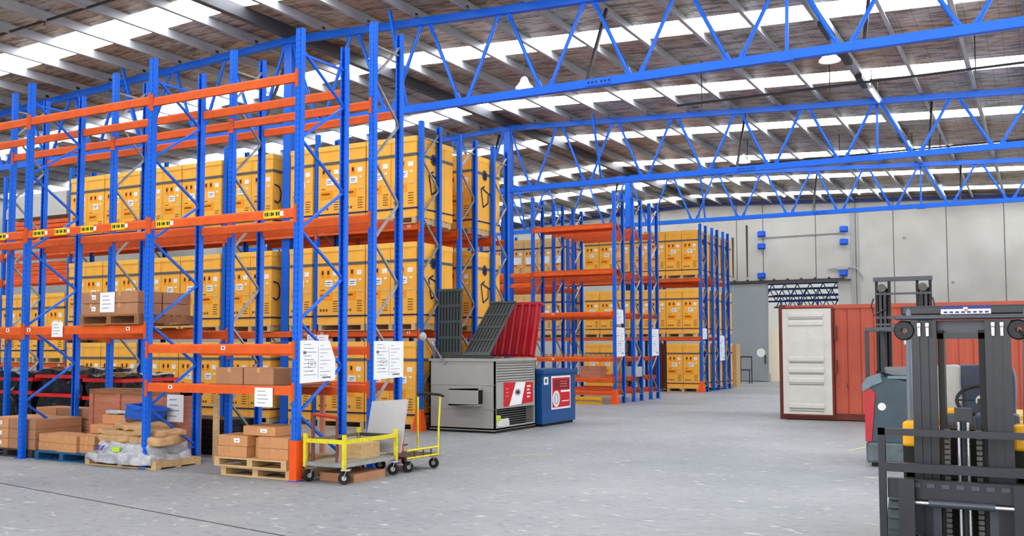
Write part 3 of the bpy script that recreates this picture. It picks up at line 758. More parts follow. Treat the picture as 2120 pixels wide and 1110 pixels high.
def carton(x, y, z, label, group, side=False, pale=False, depth=1.0, full=True):
    M_ = CMP if pale else CM
    o = link(M_['body'], 'shipping_carton', None, (x, y, z)); o.scale = (1, depth, 1)
    tag(o, label, 'carton', group)
    link(M_['lid'], 'lid', o); link(M_['s1'], 'strap', o); link(M_['s2'], 'strap', o)
    if full:
        link(M_['pr'], 'print', o)
        link(M_['l1'], 'paper_label', o); link(M_['l2'], 'paper_label', o)
        if not pale: link(M_['l3'], 'paper_label', o)
    if side: link(M_['sd'], 'side_print', o)
    return o
NP = [0]
def put_pallet(x, y, z, label, group):
    tag(link(flat_pallet_mesh(), 'wooden_pallet', None, (x, y, z)), label, 'pallet', group)
# row behind the dumpster
LV = {'ground': 0.0, 'middle': 1.98, 'top': 4.11}
def bays(i, x_end):
    a = x_end - BAY * i
    if i == 1: return [a - .08 - CW], [(a - .08 - CW, a - 1.2 - .62 - CW * 0), ]
    return None
for lv, z in LV.items():
    cnt = 0
    for i in range(4):
        a = X3 - BAY * i - .07
        if i == 1: xs = [a - CW, a - 1.12 - CW, a - 1.12 - 2 * CW - .022]; ps = [(a - .9,), (a - 1.12 - 1.21,)]; ps = [a - CW - .0 - .0, a - 1.12 - 1.215]; pw = [.5, 1]
        else:
            xs = [a - CW, a - 2 * CW - .022, a - 3 * CW - .06, a - 4 * CW - .082]; ps = [a - 1.215, a - 2.46]; pw = [1, 1]
        for n, x in enumerate(xs):
            carton(x, 15.98, z + .14, 'yellow strapped carton, %s from aisle end, %s level of rack behind grey dumpster' % (ORD[cnt], lv), 'yellow cartons behind the dumpster', side=(n in (0, 2) or i == 1)); cnt += 1
        for n, x in enumerate(ps):
            p_ = link(flat_pallet_mesh(), 'wooden_pallet', None, (x, 15.98, z)); p_.scale = (pw[n], 1.2, 1)
            tag(p_, 'pale pallet under yellow cartons, %s level, %s from aisle end behind grey dumpster' % (lv, ORD[min(i * 2 + n, 19)]), 'pallet', 'pallets under the yellow cartons')
for lv, z in LV.items():
    for n in range(2):
        carton(X3 - .07 - CW * (n + 1) - .022 * n, 18.1, z + .14, 'yellow strapped carton, %s from aisle end, %s level, rack row behind the first cartons' % (ORD[n], lv), 'yellow cartons in the second row', side=True, depth=.93)
    put_pallet(X3 - .07 - 1.215, 18.1, z, 'pale pallet at the aisle end of second carton row, %s level' % lv, 'pallets in the second carton row')
# lower boxes in the left bays
for i in (4, 5):
    a = X3 - BAY * i - .07
    for n in range(4):
        carton(a - CW * (n + 1) - .022 * n, 15.98, 1.26 + .14, 'yellow strapped carton on low shelf beneath stored beams, %s from the dumpster side' % ORD[(i - 4) * 4 + n], 'yellow cartons on the low left shelf')
    for n in range(2): put_pallet(a - 1.215 - 1.245 * n, 15.98, 1.26, 'pale pallet on the low shelf beneath stored beams, %s from the dumpster side' % ORD[(i - 4) * 2 + n], 'pallets on the low left shelf')
# row beside the sliding door
for lv, z in (('ground', 0.0), ('middle', 1.99), ('top', 4.13)):
    cnt = 0
    for i in range(4):
        if i > 1 and lv == 'ground': continue
        a = XCc - BAY * i - .07
        for n in range(4):
            if i == 1 and n in (0, 3) and lv == 'ground': continue
            if i == 1 and n == 3: continue
            if i == 0 and lv == 'ground' and n > 1: continue
            x = a - CW * (n + 1) - .024 * n
            carton(x, 34.15, z + .14, '%s strapped carton, %s from aisle end, %s level of rack beside sliding door' % ('pale' if i > 1 else 'yellow', ORD[cnt], lv), 'cartons beside the sliding door', side=(n == 0 and i == 0), pale=i > 1, depth=.95, full=True); cnt += 1
        for n in range(2):
            if (i == 0 and lv == 'ground' and n == 1) or (i == 1 and lv == 'ground'): continue
            put_pallet(a - 1.23 - 1.25 * n, 34.15, z, 'pallet under cartons, %s level, %s from aisle end beside sliding door' % (lv, ORD[i * 2 + n]), 'pallets beside the sliding door')
    for q, yy in enumerate((35.75, 37.15)):
        for n in range(2):
            carton(XCc - .07 - CW * (n + 1) - .022 * n, yy, z + (.14 if z else 0.14), 'yellow carton, %s from aisle end, %s level, %s row back beside sliding door' % (ORD[n], lv, ORD[q + 1]), 'yellow cartons in the back rows', depth=.9, full=False, side=True)
# dark brown steel stack between cartons at the far ground level
t = thing('brown_stillage', 'dark brown steel stillage between cartons at ground level near sliding door', 'stillage', (-12.75, 34.25, 0))
BRD = mat('stillage_brown', (92, 44, 34), 0.6, var=0.2)
MB().box(0, .5, 0, 1.1, .1, 1.75).build('stillage_body', BRD, t)
m = MB(); [m.box(x, x + .04, -.03, 0, 0, 1.8) for x in (0, .15, .3, .46)]; m.build('stillage_rib', BRD, t)

# ------------------------------------------------------------------ load on nearest racks
def card_box(x, y, z, w, d, h, label, group=None, mt=None, rz=0, tag_white=False, cat='box'):
    mt = mt or CARD
    o = MB().cbox(0, w, 0, d, 0, h, .006).build('cardboard_box', mt, None, (x, y, z), rz); tag(o, label, cat, group)
    MB().box(w / 2 - .025, w / 2 + .025, -.0015, d + .0015, h - .0005, h + .0015).box(w / 2 - .025, w / 2 + .025, -.0015, 0, h - .06, h).build('tape_strip', TAPE, o)
    if tag_white:
        MB().box(w * .55, w * .75, -.004, -.001, h * .35, h * .75, 0).box(w * .6, w * .7, -.005, -.004, h * .5, h * .55, 1).build('paper_label', [PAPER, INK], o)
    return o
# second shelf in right bay
card_box(-9.5, 9.33, 1.17, .46, .4, .215, 'brown closed box, left of the pair on the low orange beam shelf', mt=CARD2)
card_box(-9.02, 9.33, 1.17, .5, .42, .215, 'brown closed box, right of the pair on the low orange beam shelf', mt=CARD2)
MB().box(-9.6, -8.3, 9.31, 10.2, 1.17 - .02, 1.17).build('shelf_board', WOODD)
tag(bpy.data.objects['shelf_board'], 'thin wooden board carrying two brown boxes on the low shelf', 'board')
# big pallet on the second bay
pz = 1.965
pallet(-12.12, 9.26, pz, 0, 'brown wooden pallet on the beam level, under long brown cartons', 1.22, 1.0, .14, WOODD)
for k in range(2):
    card_box(-12.12, 9.28, pz + .14 + k * .165, .42, .42, .16, 'short brown carton at the left front of the raised pallet, %s layer' % ['lower', 'upper'][k], mt=CARD2, tag_white=True)
    card_box(-11.69, 9.28, pz + .14 + k * .165, .74, .42, .16, 'long brown carton at the right front of the raised pallet, %s layer' % ['lower', 'upper'][k], mt=CARD2)
    card_box(-12.12, 9.72, pz + .14 + k * .165, 1.18, .5, .16, 'very long brown carton at the back of the raised pallet, %s layer' % ['lower', 'upper'][k], mt=CARD2)
def notice(x, y, z, w, h, label, axis='y', slant=0, rich=False, name='paper_notice'):
    m = MB()
    if axis == 'y':
        m.prism([(0, 0), (w, 0), (w - slant, h), (0, h)], 'y', -.004, 0, 0)
        bx = lambda a, b2, c, d_: m.box(w * a, w * b2, -.006, -.004, h * c, h * d_, 1)
    else:
        m.prism([(0, 0), (w, .02), (w, h * .55), (w - slant, h), (0, h)], 'x', 0, .004, 0)
        bx = lambda a, b2, c, d_: m.box(.004, .006, w * a, w * b2, h * c, h * d_, 1)
    n = 9 if rich else 4
    for k in range(n):
        c = .9 - k * .8 / n
        if rich:
            bx(.1, .3 + .15 * ((k * 7) % 3) / 2, c, c + .012); bx(.56, .66 + .2 * ((k * 5) % 3) / 2, c - .02, c - .01)
        else: bx(.15, .6 + .08 * (k % 3), c - .1, c - .07)
    if rich:
        bx(.08, .16, .68, .75); bx(.62, .86, .1, .14); bx(.5, .505, .1, .85); bx(.22, .42, .5, .508); bx(.22, .42, .36, .368); bx(.22, .226, .36, .508); bx(.414, .42, .36, .508); bx(.28, .35, .42, .44); bx(.28, .35, .27, .29)
    o = m.build(name, [PAPER, mat('faint_print', (128, 132, 140), 0.8)], None, (x, y, z)); tag(o, label, 'notice'); return o
SX = R1X + .05
notice(SX, 9.33, 1.2, .68, .53, 'large white instruction sheet tied across front rack end frame', 'x', .12, True)
notice(SX, 10.84, 1.2, .7, .53, 'large white instruction sheet on second rack end frame', 'x', 0, True)
notice(-12.75, 9.282, 1.8, .24, .22, 'white sheet hanging on the left orange beam above the black wrapped loads')
notice(-8.78, 9.282, .9, .3, .24, 'white sheet hanging under the low orange beam above the carton pallet')
notice(-11.7, 9.27, 2.14, .3, .28, 'white document pouch fixed on long brown cartons of raised pallet')
notice(-13.95 + .3, 15.96, 1.66, .25, .25, 'white sheet on shelf beam beyond the crate, left one')
notice(-9.75 + .7, 10.8, 1.62, .2, .2, 'small white sheet on the second rack beam near its end')
for (x, y, z, w, h, l) in ((XB + .05, 26.08, 1.35, .6, .85, 'white instruction sheet on end of front empty orange shelf rack'), (XB + .05, 26.1, 2.3, .5, .42, 'small white folded sheet above the instruction sheet on orange shelf rack'),
                        (XB + .05, 28.95, 1.35, .6, .85, 'white instruction sheet on end of last empty orange shelf rack'), (XCc + .05, 36.3, 1.1, .62, .95, 'white instruction sheet on rack end beside the sliding door'),
                        (XCc + .05, 34.2, 1.9, .5, .4, 'small white folded sheet on front rack end beside sliding door')):
    notice(x, y, z, w, h, l, 'x', .02, True)
t = thing('plastic_blob', 'round pale plastic mirror fixed on post above the grey dumpster edge', 'blob', (X3 + .1, 15.98, 1.85))  # stands for a white plastic blob, modelled as a small disc
MB().lathe([(0, -.04), (.05, -.03), (.08, -.01), (.085, 0), (.085, .015), (0, .015)], n=20, axis='y').build('blob_face', GPANEL, t, smooth=True)
MB().tube([(0, .015, 0), (-.08, .06, 0)], .015, 6).build('blob_arm', DSTEEL, t)

# pallet with brown boxes at the right end of the nearest rack
pallet(-9.42, 9.36, 0, 0, 'pale wooden pallet, lower of two at right end of front rack', 1.18, .95, .12)
pallet(-9.5, 9.32, .12, 0, 'pale wooden pallet, upper of two, carrying brown boxes at right end', 1.22, .95, .12)
P0 = .24
card_box(-9.48, 9.36, P0, .5, .38, .135, 'brown box, bottom left on the right end pallet', mt=CARD)
card_box(-9.47, 9.36, P0 + .137, .5, .38, .14, 'brown box with white tag, second layer left on right end pallet', mt=CARD, tag_white=True)
card_box(-8.96, 9.5, P0, .16, .4, .25, 'narrow upright brown box in middle of right end pallet', mt=CARD)
card_box(-8.79, 9.36, P0, .5, .42, .135, 'brown box, bottom right on the right end pallet', mt=CARD)
card_box(-8.79, 9.36, P0 + .137, .5, .42, .14, 'brown box, second layer right on right end pallet', mt=CARD)
card_box(-9.1, 9.42, P0 + .28, .54, .4, .12, 'brown box with white tag on top of the right end pallet', mt=CARD, tag_white=True)
card_box(-9.45, 9.8, P0, .5, .44, .2, 'brown box at the back left of the right end pallet', mt=CARD2)

# left: printed cartons on dark pallet
pallet(-14.55, 9.4, 0, 0, 'dark pallet under the white-labelled cartons beside rack post', 1.25, .9, .12, mat('dark_pallet', (60, 58, 60), .8))
for k in range(3):
    card_box(-14.5, 9.42, .12 + k * .15, .6, .8, .148, 'light brown carton with white label, %s layer of its stack' % ['lowest', 'middle', 'top'][k], 'labelled cartons at far left', tag_white=True)
    card_box(-13.88, 9.42, .12 + k * .15, .62, .8, .148, 'dark brown carton, %s layer, beside the white-labelled stack' % ['lowest', 'middle', 'top'][k], 'dark cartons at far left', mt=CARD2)
for k in range(4):
    card_box(-14.55, 10.34, .0 + k * .17, .5, .42, .165, 'brown carton in short stack behind labelled cartons, %s from the floor' % ORD[k], 'back left cartons')
    card_box(-14.02, 10.34, .0 + k * .17, 1.0, .42, .165, 'long dark carton in the back stack beside black wrapped loads, %s from floor' % ORD[k], 'back left long cartons', mt=CARD2)
# blue pallet with small cartons
pallet(-13.15, 9.34, 0, 0, 'blue painted pallet carrying small brown cartons', 1.2, .9, .13, BLUEP)
bl = [(-13.18, 9.42, .13, .42, .4, .12), (-13.17, 9.42, .252, .5, .4, .12), (-12.7, 9.36, .13, .44, .4, .12), (-12.7, 9.36, .252, .44, .4, .12), (-12.24, 9.4, .13, .3, .4, .12), (-12.24, 9.4, .252, .32, .4, .12),
      (-12.62, 9.82, .13, .6, .4, .24), (-12.5, 9.78, .374, .5, .4, .13), (-12.45, 9.95, .506, .5, .3, .14)]
names = ['bottom left front', 'second layer left front', 'bottom middle front', 'second layer middle front', 'bottom right front', 'second layer right front', 'tall back', 'third layer', 'topmost']
for i, q in enumerate(bl):
    card_box(*q, 'small brown carton on the blue pallet, %s' % names[i], 'cartons on the blue pallet')
o = MB().lump(-12.42, -11.98, 9.97, 10.22, .646, .70, .02, 3, 5).build('plastic_sheet', PLAST, smooth=True); tag(o, 'crumpled clear plastic on the topmost carton above blue pallet', 'plastic wrap')
# white wrapped pallet with sacks
pallet(-11.95, 9.28, 0, 0, 'wooden pallet under white plastic wrapped load', 1.42, .8, .11)
t = thing('wrapped_load', 'white plastic wrapped load with green mark under paper sacks', 'wrapped load', (0, 0, 0))
MB().lump(-11.78, -10.66, 9.3, 10.0, .12, .33, .05, 1, 14, .1, freq=6).build('wrap_body', PLAST, t, smooth=True)
MB().lump(-11.92, -10.58, 9.2, 10.06, .05, .2, .07, 2, 16, .16, freq=7).build('loose_plastic', PLAST, t, smooth=True)
MB().quad((-11.35, 9.235, .21), (-11.2, 9.235, .215), (-11.2, 9.25, .28), (-11.35, 9.25, .275)).build('green_mark', GREEN, t)
MB().quad((-11.7, 9.235, .22), (-11.66, 9.235, .22), (-11.6, 9.25, .29), (-11.64, 9.25, .29)).quad((-11.6, 9.235, .22), (-11.56, 9.235, .22), (-11.5, 9.25, .29), (-11.54, 9.25, .29)).build('purple_mark', mat('purple_ink', (70, 60, 170), .6), t)
sk = [(-11.82, -11.2, 9.35, 9.85, .32, .41), (-11.25, -10.62, 9.38, 9.85, .31, .42), (-11.95, -11.2, 9.4, 9.95, .41, .48), (-11.35, -10.6, 9.45, 9.95, .41, .5), (-11.7, -11.0, 9.5, 10.0, .48, .57), (-10.9, -10.5, 9.3, 9.7, .3, .44)]
for i, q in enumerate(sk):
    o = MB().lump(*q, .04, 10 + i, 10, .16, freq=6).build('paper_sack', SACK, smooth=True)
    tag(o, 'brown paper sack on white wrapped load, %s' % ['bottom left', 'bottom middle', 'second layer left', 'second layer right', 'topmost', 'crumpled one at the right edge'][i], 'sack', 'paper sacks')
# blue tub resting on the sacks
t = thing('blue_tub', 'blue plastic tub tilted on top of the paper sacks', 'tub', (-11.5, 10.0, .6), .1)
m = MB(); m.add([(-.36, -.12, 0.02), (.14, -.12, -.02), (.14, .12, -.02), (-.36, .12, 0.02), (-.28, -.16, .21), (.2, -.16, .14), (.2, .16, .14), (-.28, .16, .21)], [(0, 3, 2, 1), (0, 1, 5, 4), (1, 2, 6, 5), (2, 3, 7, 6), (3, 0, 4, 7)])
m.build('tub_body', BLUEB, t); MB().bar((-.29, -.16, .215), (.21, -.16, .145), .04, .03).bar((-.29, .16, .215), (.21, .16, .145), .04, .03).bar((-.28, -.16, .21), (-.28, .16, .21), .03, .03).bar((.2, -.16, .14), (.2, .16, .14), .03, .03).build('tub_rim', BLUEB, t)
MB().box(-.12, .02, -.19, -.16, .15, .185).build('tub_handle', BLUEB, t)
# reddish wooden crate
t = thing('wooden_crate', 'reddish brown panelled wooden crate behind the blue tub', 'crate', (-13.2, 10.3, 0))
MB().box(0, 2.0, 0.03, .42, 0.02, .97).build('crate_panel', RWOOD, t)
for x in (0, .62, 1.3, 1.92): MB().box(x, x + .08, 0, .03, 0, 1.0).build('crate_batten', RWOOD, t)
MB().box(0, 2.0, -.005, .44, .93, 1.0).build('crate_batten', WOODD, t); MB().box(0, 2.0, 0, .03, 0, .08).build('crate_batten', RWOOD, t)
notice(-11.45, 10.28, .55, .34, .4, 'white sheet on the front of reddish wooden crate')
# light timber uprights
tag(MB().box(0, .085, 0, .05, 0, .95).build('timber_post', WOOD, None, (-10.62, 10.38, 0.0)), 'pale timber post standing beside the reddish crate', 'timber')
tag(MB().box(0, .07, 0, .05, 0, 1.2).build('timber_post', RWOOD, None, (-9.7, 11.65, 0)), 'slim timber post behind the second rack near black trays', 'timber')
# black trays stack
for i, (x, w) in enumerate(((-12.35, .72), (-11.6, .72))):
    for k in range(6):
        m = MB().box(0, w, 0, .55, 0, .07).box(-.012, w + .012, -.012, .562, .055, .085)
        for q in range(8): m.box(.04 + q * w / 8.5, .07 + q * w / 8.5, -.008, 0, .01, .05)
        tag(m.build('plastic_tray', BLK, None, (x, 10.98 + .01 * (k % 2), .0 + k * .092)), 'black plastic tray in the %s stack, %s from the floor' % (['left', 'right'][i], ORD[k]), 'tray', 'black plastic trays')
# black wrapped pallets with red tape
for i, (x0, x1, y0, h) in enumerate(((-16.9, -15.55, 10.98, 1.22), (-15.45, -14.3, 10.98, 1.28), (-14.2, -13.25, 10.98, 1.2))):
    t = thing('wrapped_pallet', 'black stretch-wrapped pallet load banded with red tape, %s from the left' % ORD[i], 'wrapped load', ((x0 + x1) / 2, y0, 0), group='black wrapped pallet loads')
    w = (x1 - x0) / 2
    MB().lump(-w, w, 0, 1.1, .02, h, .06, 20 + i, 16, .05, freq=5).build('wrap_body', BLKW, t, smooth=True)
    for z in (.34, .8, h - .16):
        zt = z + .03 * ((i * 5 + int(z * 10)) % 3 - 1)
        MB().box(-w - .02, w + .02, -.03, 1.13, zt, zt + .06).build('tape_band', REDT, t)
    MB().lump(-w + .02, w - .02, .3, 1.08, h - .03, h + .012, .015, 30 + i, 8, .1, freq=6).build('top_film', PLAST, t, smooth=True)

# stored orange beams and grey cover on the left high shelves
for k in range(10):
    z = 4.65 + .115 * (k % 3); y = 16.1 + .2 * (k // 3)
    tag(link(beam_mesh(BAY - .3, .1), 'stored_beam', None, (X3 - BAY * 5 + .15, y, z)), 'loose orange beam stored on the shelf under the grey cover, %s of the pile' % ORD[k], 'beam', 'stored orange beams')
for k in range(8):
    z = 3.46 + .11 * (k % 4); y = 16.1 + .25 * (k // 4)
    tag(link(beam_mesh(BAY - .3, .1), 'stored_beam', None, (X3 - BAY * 5 + .15, y, z)), 'loose orange beam stored on the shelf below the other beams, %s of the pile' % ORD[k], 'beam', 'stored orange beams below')
m = MB().prism([(-24.2, 5.02), (-21.62, 5.02), (-21.62, 5.62), (-23.4, 5.62), (-23.75, 5.52), (-24.1, 5.2)], 'y', 16.05, 16.7)
tag(m.build('grey_cover', mat('cover_beige', (196, 194, 188), .6, var=.06)), 'beige grey moulded cover lying on top of the stored orange beams', 'cover')
# things on the far orange shelves
card_box(-12.0, 26.1, .74, .62, .5, .34, 'brown box on the lowest orange shelf beyond the blue bin', mt=RWOOD)
card_box(-11.3, 27.5, .74, .5, .5, .3, 'white-grey box on the low orange shelf of the middle empty rack', mt=GPANEL)
for k in range(14):
    m = MB().cyl((0, 0, .05), .045, .1, 'z', 10)
    tag(m.build('small_spool', mat('spool_tan', (206, 150, 96), .7), None, (-13.2 + k * .16, 26.3, 1.33)), 'small tan spool in the row on orange shelf, %s from the left' % ORD[k], 'spool', 'row of tan spools')
t = thing('yellow_ramp', 'low yellow steel frame lying on floor under orange shelves', 'frame', (-13.3, 25.78, 0))
MB().box(0, 2.1, 0, .07, .12, .2).build('top_rail', FORKY, t); MB().box(0, 2.1, .02, .09, 0.0, .07).build('bottom_rail', FORKY, t)
m = MB(); [m.box(x, x + .06, .02, .08, .05, .14) for x in (0, .7, 1.4, 2.04)]; m.build('spacer', FORKY, t)
card_box(-11.75, 39.2, 0, .7, .6, 1.75, 'tall plain wooden crate at the far end of racks by sliding door', mt=WOOD)
t = thing('step_stool', 'black metal step stand in front of the grey sliding door', 'step stand', (-12.1, 43.2, 0))
m = MB()
[m.tube([(x, y, 0), (x, y, 1.2 if y > .2 else .6)], .02, 6) for x in (0, .5) for y in (0, .4)]
m.build('leg', BLK, t); MB().box(-.03, .53, -.03, .43, .58, .62).build('tread', BLK, t); MB().box(0, .5, .39, .41, 1.15, 1.2).build('top_rail', BLK, t)

# ------------------------------------------------------------------ grey dumpster
t = thing('dumpster', 'grey steel dumpster with open black lids and one red lid', 'dumpster', (-10.0, 16.2, 0))
x0, x1, yd, H_ = -.72, .77, 1.68, 1.42
MB().box(x0, x1, 0, .03, .06, H_ - .05).box(x0, x0 + .03, 0, yd, .06, H_ - .05).box(x0, x1, yd - .03, yd, .06, H_ - .05).box(x0, x1, 0, yd, .04, .09).build('bin_body', DGREY, t)
MB().box(x0 - .02, x1 + .02, -.02, .05, H_ - .05, H_).box(x0 - .02, x1 + .02, yd - .05, yd + .02, H_ - .05, H_).box(x0 - .02, x0 + .05, .05, yd - .05, H_ - .05, H_).box(x1 - .05, x1 + .02, .05, yd - .05, H_ - .05, H_).build('top_rim', DGREY, t)
# right side: posts, middle band, louvres above and below
MB().box(x1 - .03, x1, 0, .05, .06, H_ - .05).box(x1 - .03, x1, yd - .06, yd, .06, H_ - .05).box(x1 - .03, x1 + .01, .05, yd - .06, .46, .97).box(x1 - .03, x1, .05, yd - .06, .06, .12).build('side_panel', DGREY, t)
m = MB().box(x1 - .05, x1 - .04, .05, yd - .06, .97, H_ - .05, 1)
for k in range(8): m.bar((x1 - .02, .05, 1.0 + k * .05), (x1 - .02, yd - .06, 1.0 + k * .05), .012, .034, 0)
m.build('louvre_panel', [DGREY, DGREY2], t)
m = MB().box(x1 - .2, x1 - .19, .05, yd - .06, .1, .46, 1)
for k in range(7): m.bar((x1 - .06, .05, .15 + k * .045), (x1 - .06, yd - .06, .15 + k * .045), .01, .012, 0)
m.build('lower_grille', [DGREY2, FORKD], t)
MB().lump(x1 - .035, x1 + .01, .08, .55, .1, .26, .02, 44, 6, .15).build('caught_plastic_bag', mat('bag_white', (214, 216, 210), .4), t, smooth=True)
MB().lump(x1 - .03, x1 + .01, .06, .22, .22, .34, .02, 45, 5, .15).build('caught_green_bag', GREEN, t, smooth=True)
m = MB().prism([(-.15, .84), (.5, .86), (.5, .54), (-.15, .52)], 'y', -.2, -.17).box(-.15, .5, -.2, .0, .82, .86).box(-.15, .5, -.2, .0, .52, .55)
m.build('fork_pocket', DGREY, t); MB().box(-.13, .495, -.165, -.001, .56, .81).build('pocket_opening', FORKD, t)
m = MB().box(x0, x1, -.008, 0, .91, .92).box(x0, x1, -.008, 0, .45, .46); m.build('weld_seam', DGREY, t)
MB().box(x0, x1, 0.02, yd, 0, .05).build('skid_base', FORKD, t)
m = MB().prism([(.32, .49), (.32, .96), (1.53, .93), (1.53, .53)], 'x', x1 + .012, x1 + .02, 0)
m.prism([(.52, .495), (.8, .95), (1.2, .94), (1.02, .515)], 'x', x1 + .02, x1 + .024, 1)
for k in range(6):
    a = PI * k / 6; c, s_ = .12 * math.cos(a), .07 * math.sin(a); m.bar((x1 + .026, .87 - c, .75 - s_), (x1 + .026, .87 + c, .75 + s_), .003, .018, 2, up=(0, -s_, c))
for k in range(4): m.box(x1 + .02, x1 + .024, 1.26, 1.42 - .04 * (k % 2), .84 - k * .07, .87 - k * .07, 1)
for k in range(3): m.box(x1 + .02, x1 + .024, .38, .5, .82 - k * .07, .84 - k * .07, 3)
m.build('banner', [SRED, PAPER, STRG, mat('sign_pink', (230, 120, 130), .5)], t)
def black_lid(xa, xb, y0, y1, L, lean, name='black_lid'):
    """panel hinged at the front rim, leaning back by angle lean from vertical"""
    m = MB(); e = empty('lid_leaf', t, (0, y0, H_ + .05)); e.rotation_euler = (-lean, 0, 0)
    pan = MB().cbox(xa, xb, -.02, .02, 0, L, .008); pan.box(xa - .01, xb + .01, -.035, .03, L - .05, L); pan.build('lid_panel', DBLK, e)
    n = 4
    for r in range(n):
        za, zb = L * (.06 + r * .235), L * (.06 + r * .235 + .19)
        m.box(xa + .02, xb - .02, -.03, -.02, zb + .01, zb + .03, 0)
        for k in range(7):
            xx = xa + .05 + k * (xb - xa - .1) / 6.4
            m.box(xx, xx + .028, -.024, -.018, za, zb, 1)
    m.build('lid_ribs_and_slots', [DBLK, DBLK2], e)
    return e
black_lid(-.56, -.01, .05, 0, 1.32, .02); black_lid(.02, .6, .05, 0, 1.55, .80)
e = empty('lid_leaf', t, (0, yd, H_ + .03)); e.rotation_euler = (-.3, 0, 0)
m = MB().box(-.28, .74, 0, .03, 0, 1.15)
for k in range(6): m.tube([(-.2 + k * .17, 0, .02), (-.2 + k * .17, 0, 1.13)], .05, 10)
m.box(-.3, .76, -.04, .05, 1.12, 1.18); m.build('red_lid_panel', DRED, e, smooth=False)
MB().bar((-.66, -.03, H_ + .32), (-.32, -.06, H_ - .1), .04, .03).bar((-.66, -.03, H_ + .32), (-.66, .08, H_), .03, .03).build('lid_arm', STEEL, t)
MB().tube([(-.62, .05, H_ + .03), (.7, .05, H_ + .03)], .018, 8).build('hinge_rod', DSTEEL, t)

# blue bin
t = thing('blue_bin', 'dark blue steel bin with red sign standing right of the dumpster', 'bin', (-9.9, 17.98, 0))
MB().cbox(0, .78, 0, 1.6, .05, 1.08, .01).build('bin_body', BINB, t)
MB().box(-.03, .82, -.03, 1.65, 1.08, 1.16).box(.1, .7, .1, 1.5, 1.16, 1.18).build('lid', BINB, t)
MB().box(.04, .74, .06, 1.54, 0, .05).build('skid_base', FORKD, t)
MB().box(.06, .7, -.02, 0, .92, 1.0).build('front_bracket', DSTEEL, t)
X = .782
m = MB().box(X, X + .006, .4, 1.33, .33, 1.03, 0).box(X + .006, X + .01, .44, 1.29, .37, .99, 1).box(X + .01, X + .012, .5, 1.25, .74, .95, 3)
m.lathe([(0, .013), (.17, .013), (.17, .006)], (X, .62, .55), 24, 0, 'x'); m.lathe([(0, .015), (.13, .015), (.13, .014)], (X, .62, .55), 24, 2, 'x')
m.box(X + .015, X + .018, .6, .64, .47, .63, 0).box(X + .01, X + .013, .84, 1.28, .68, .72, 0).box(X + .01, X + .013, .9, 1.24, .48, .5, 0)
for k in range(3): m.box(X + .012, X + .014, .8, 1.15, .8 + k * .05, .815 + k * .05, 4)
m.build('red_sign', [PAPER, SRED, mat('sign_grey', (190, 190, 196), .5), SREDD, MATS['sign_pink']], t)
MB().box(X, X + .004, .06, .26, .86, 1.02, 0).box(X + .004, X + .006, .1, .2, .9, .98, 1).build('small_label', [PAPER, STRG], t)

# ------------------------------------------------------------------ container
t = thing('shipping_container', 'rusty orange red shipping container with white door folded on its side', 'container', (-5.35, 22.5, 0))
L_, Hc, Dc = 6.06, 2.59, 2.44
prof = []; x = .18; k = 0; per = .28
pts = []
while x < L_ - .2:
    pts += [(x, 0.0), (x + .07, 0.0), (x + .1, .02), (x + .18, .02), (x + .21, 0)]; x += per
pts = [(max(.15, min(L_ - .15, p[0])), p[1]) for p in pts]
m = MB()
def shell(y_off, sgn):
    vs = []; fs = []
    for p in pts: vs += [(p[0], y_off + sgn * p[1], .15), (p[0], y_off + sgn * p[1], Hc - .1)]
    for i in range(len(pts) - 1): fs.append((2 * i, 2 * i + 2, 2 * i + 3, 2 * i + 1))
    m.add(vs, fs)
shell(.03, 1); shell(Dc - .03, -1)
m.box(L_ - .06, L_ - .03, .05, Dc - .05, .15, Hc - .1)
m.box(.1, L_ - .1, .1, Dc - .1, Hc - .06, Hc - .03)
m.build('side_panel', CONT, t)
MB().box(.1, L_ - .1, .08, Dc - .08, .12, .17).build('container_floor', WOODD, t)
for (px_, py_) in ((0, 0), (L_ - .16, 0), (0, Dc - .16), (L_ - .16, Dc - .16)): MB().box(px_, px_ + .16, py_, py_ + .16, 0, Hc).build('corner_post', CONTD if px_ == 0 else CONT, t)
for py_ in (0, Dc - .1):
    MB().box(.16, L_ - .16, py_, py_ + .1, Hc - .1, Hc - .015).build('top_rail', CONT, t); MB().box(.16, L_ - .16, py_, py_ + .1, .02, .16).build('bottom_rail', CONTD, t)
MB().box(0, .1, .16, Dc - .16, Hc - .12, Hc).box(0, .1, .16, Dc - .16, 0, .14).build('door_header', CONTD, t)
d = empty('door', t, (.1, -.03, .13))
MB().box(0, 1.07, -.05, .0, 0, 2.36).build('door_leaf', CDOOR, d)
m = MB().box(-.03, 1.11, -.045, -.01, -.04, 2.4); m.build('door_gasket', CONTD, d)
m = MB()
for z in (2.22, 2.03, 1.23, .98, .75, .18):
    m.prism([(-.05, z - .06), (-.075, z - .035), (-.075, z + .035), (-.05, z + .06)], 'x', .13, .9)
m.box(0, .12, -.06, -.05, 0, 2.36).box(.93, 1.07, -.06, -.05, 0, 2.36)
for z in (2.13, 2.0, 1.15, .9, .66, .12, .07): m.box(.14, .89, -.052, -.05, z - .012, z + .012, 1)  # thin grey strips paint the shade beneath the ribs
m.build('door_rib', [CDOOR, mat('rib_shade_grey', (140, 138, 132), .7)], d)
m = MB()
for (x, z) in ((1.13, 1.85), (1.13, 1.1)): m.box(x, x + .05, -.04, .02, z - .2, z + .12)
m.build('locking_bracket', CONTD, d)

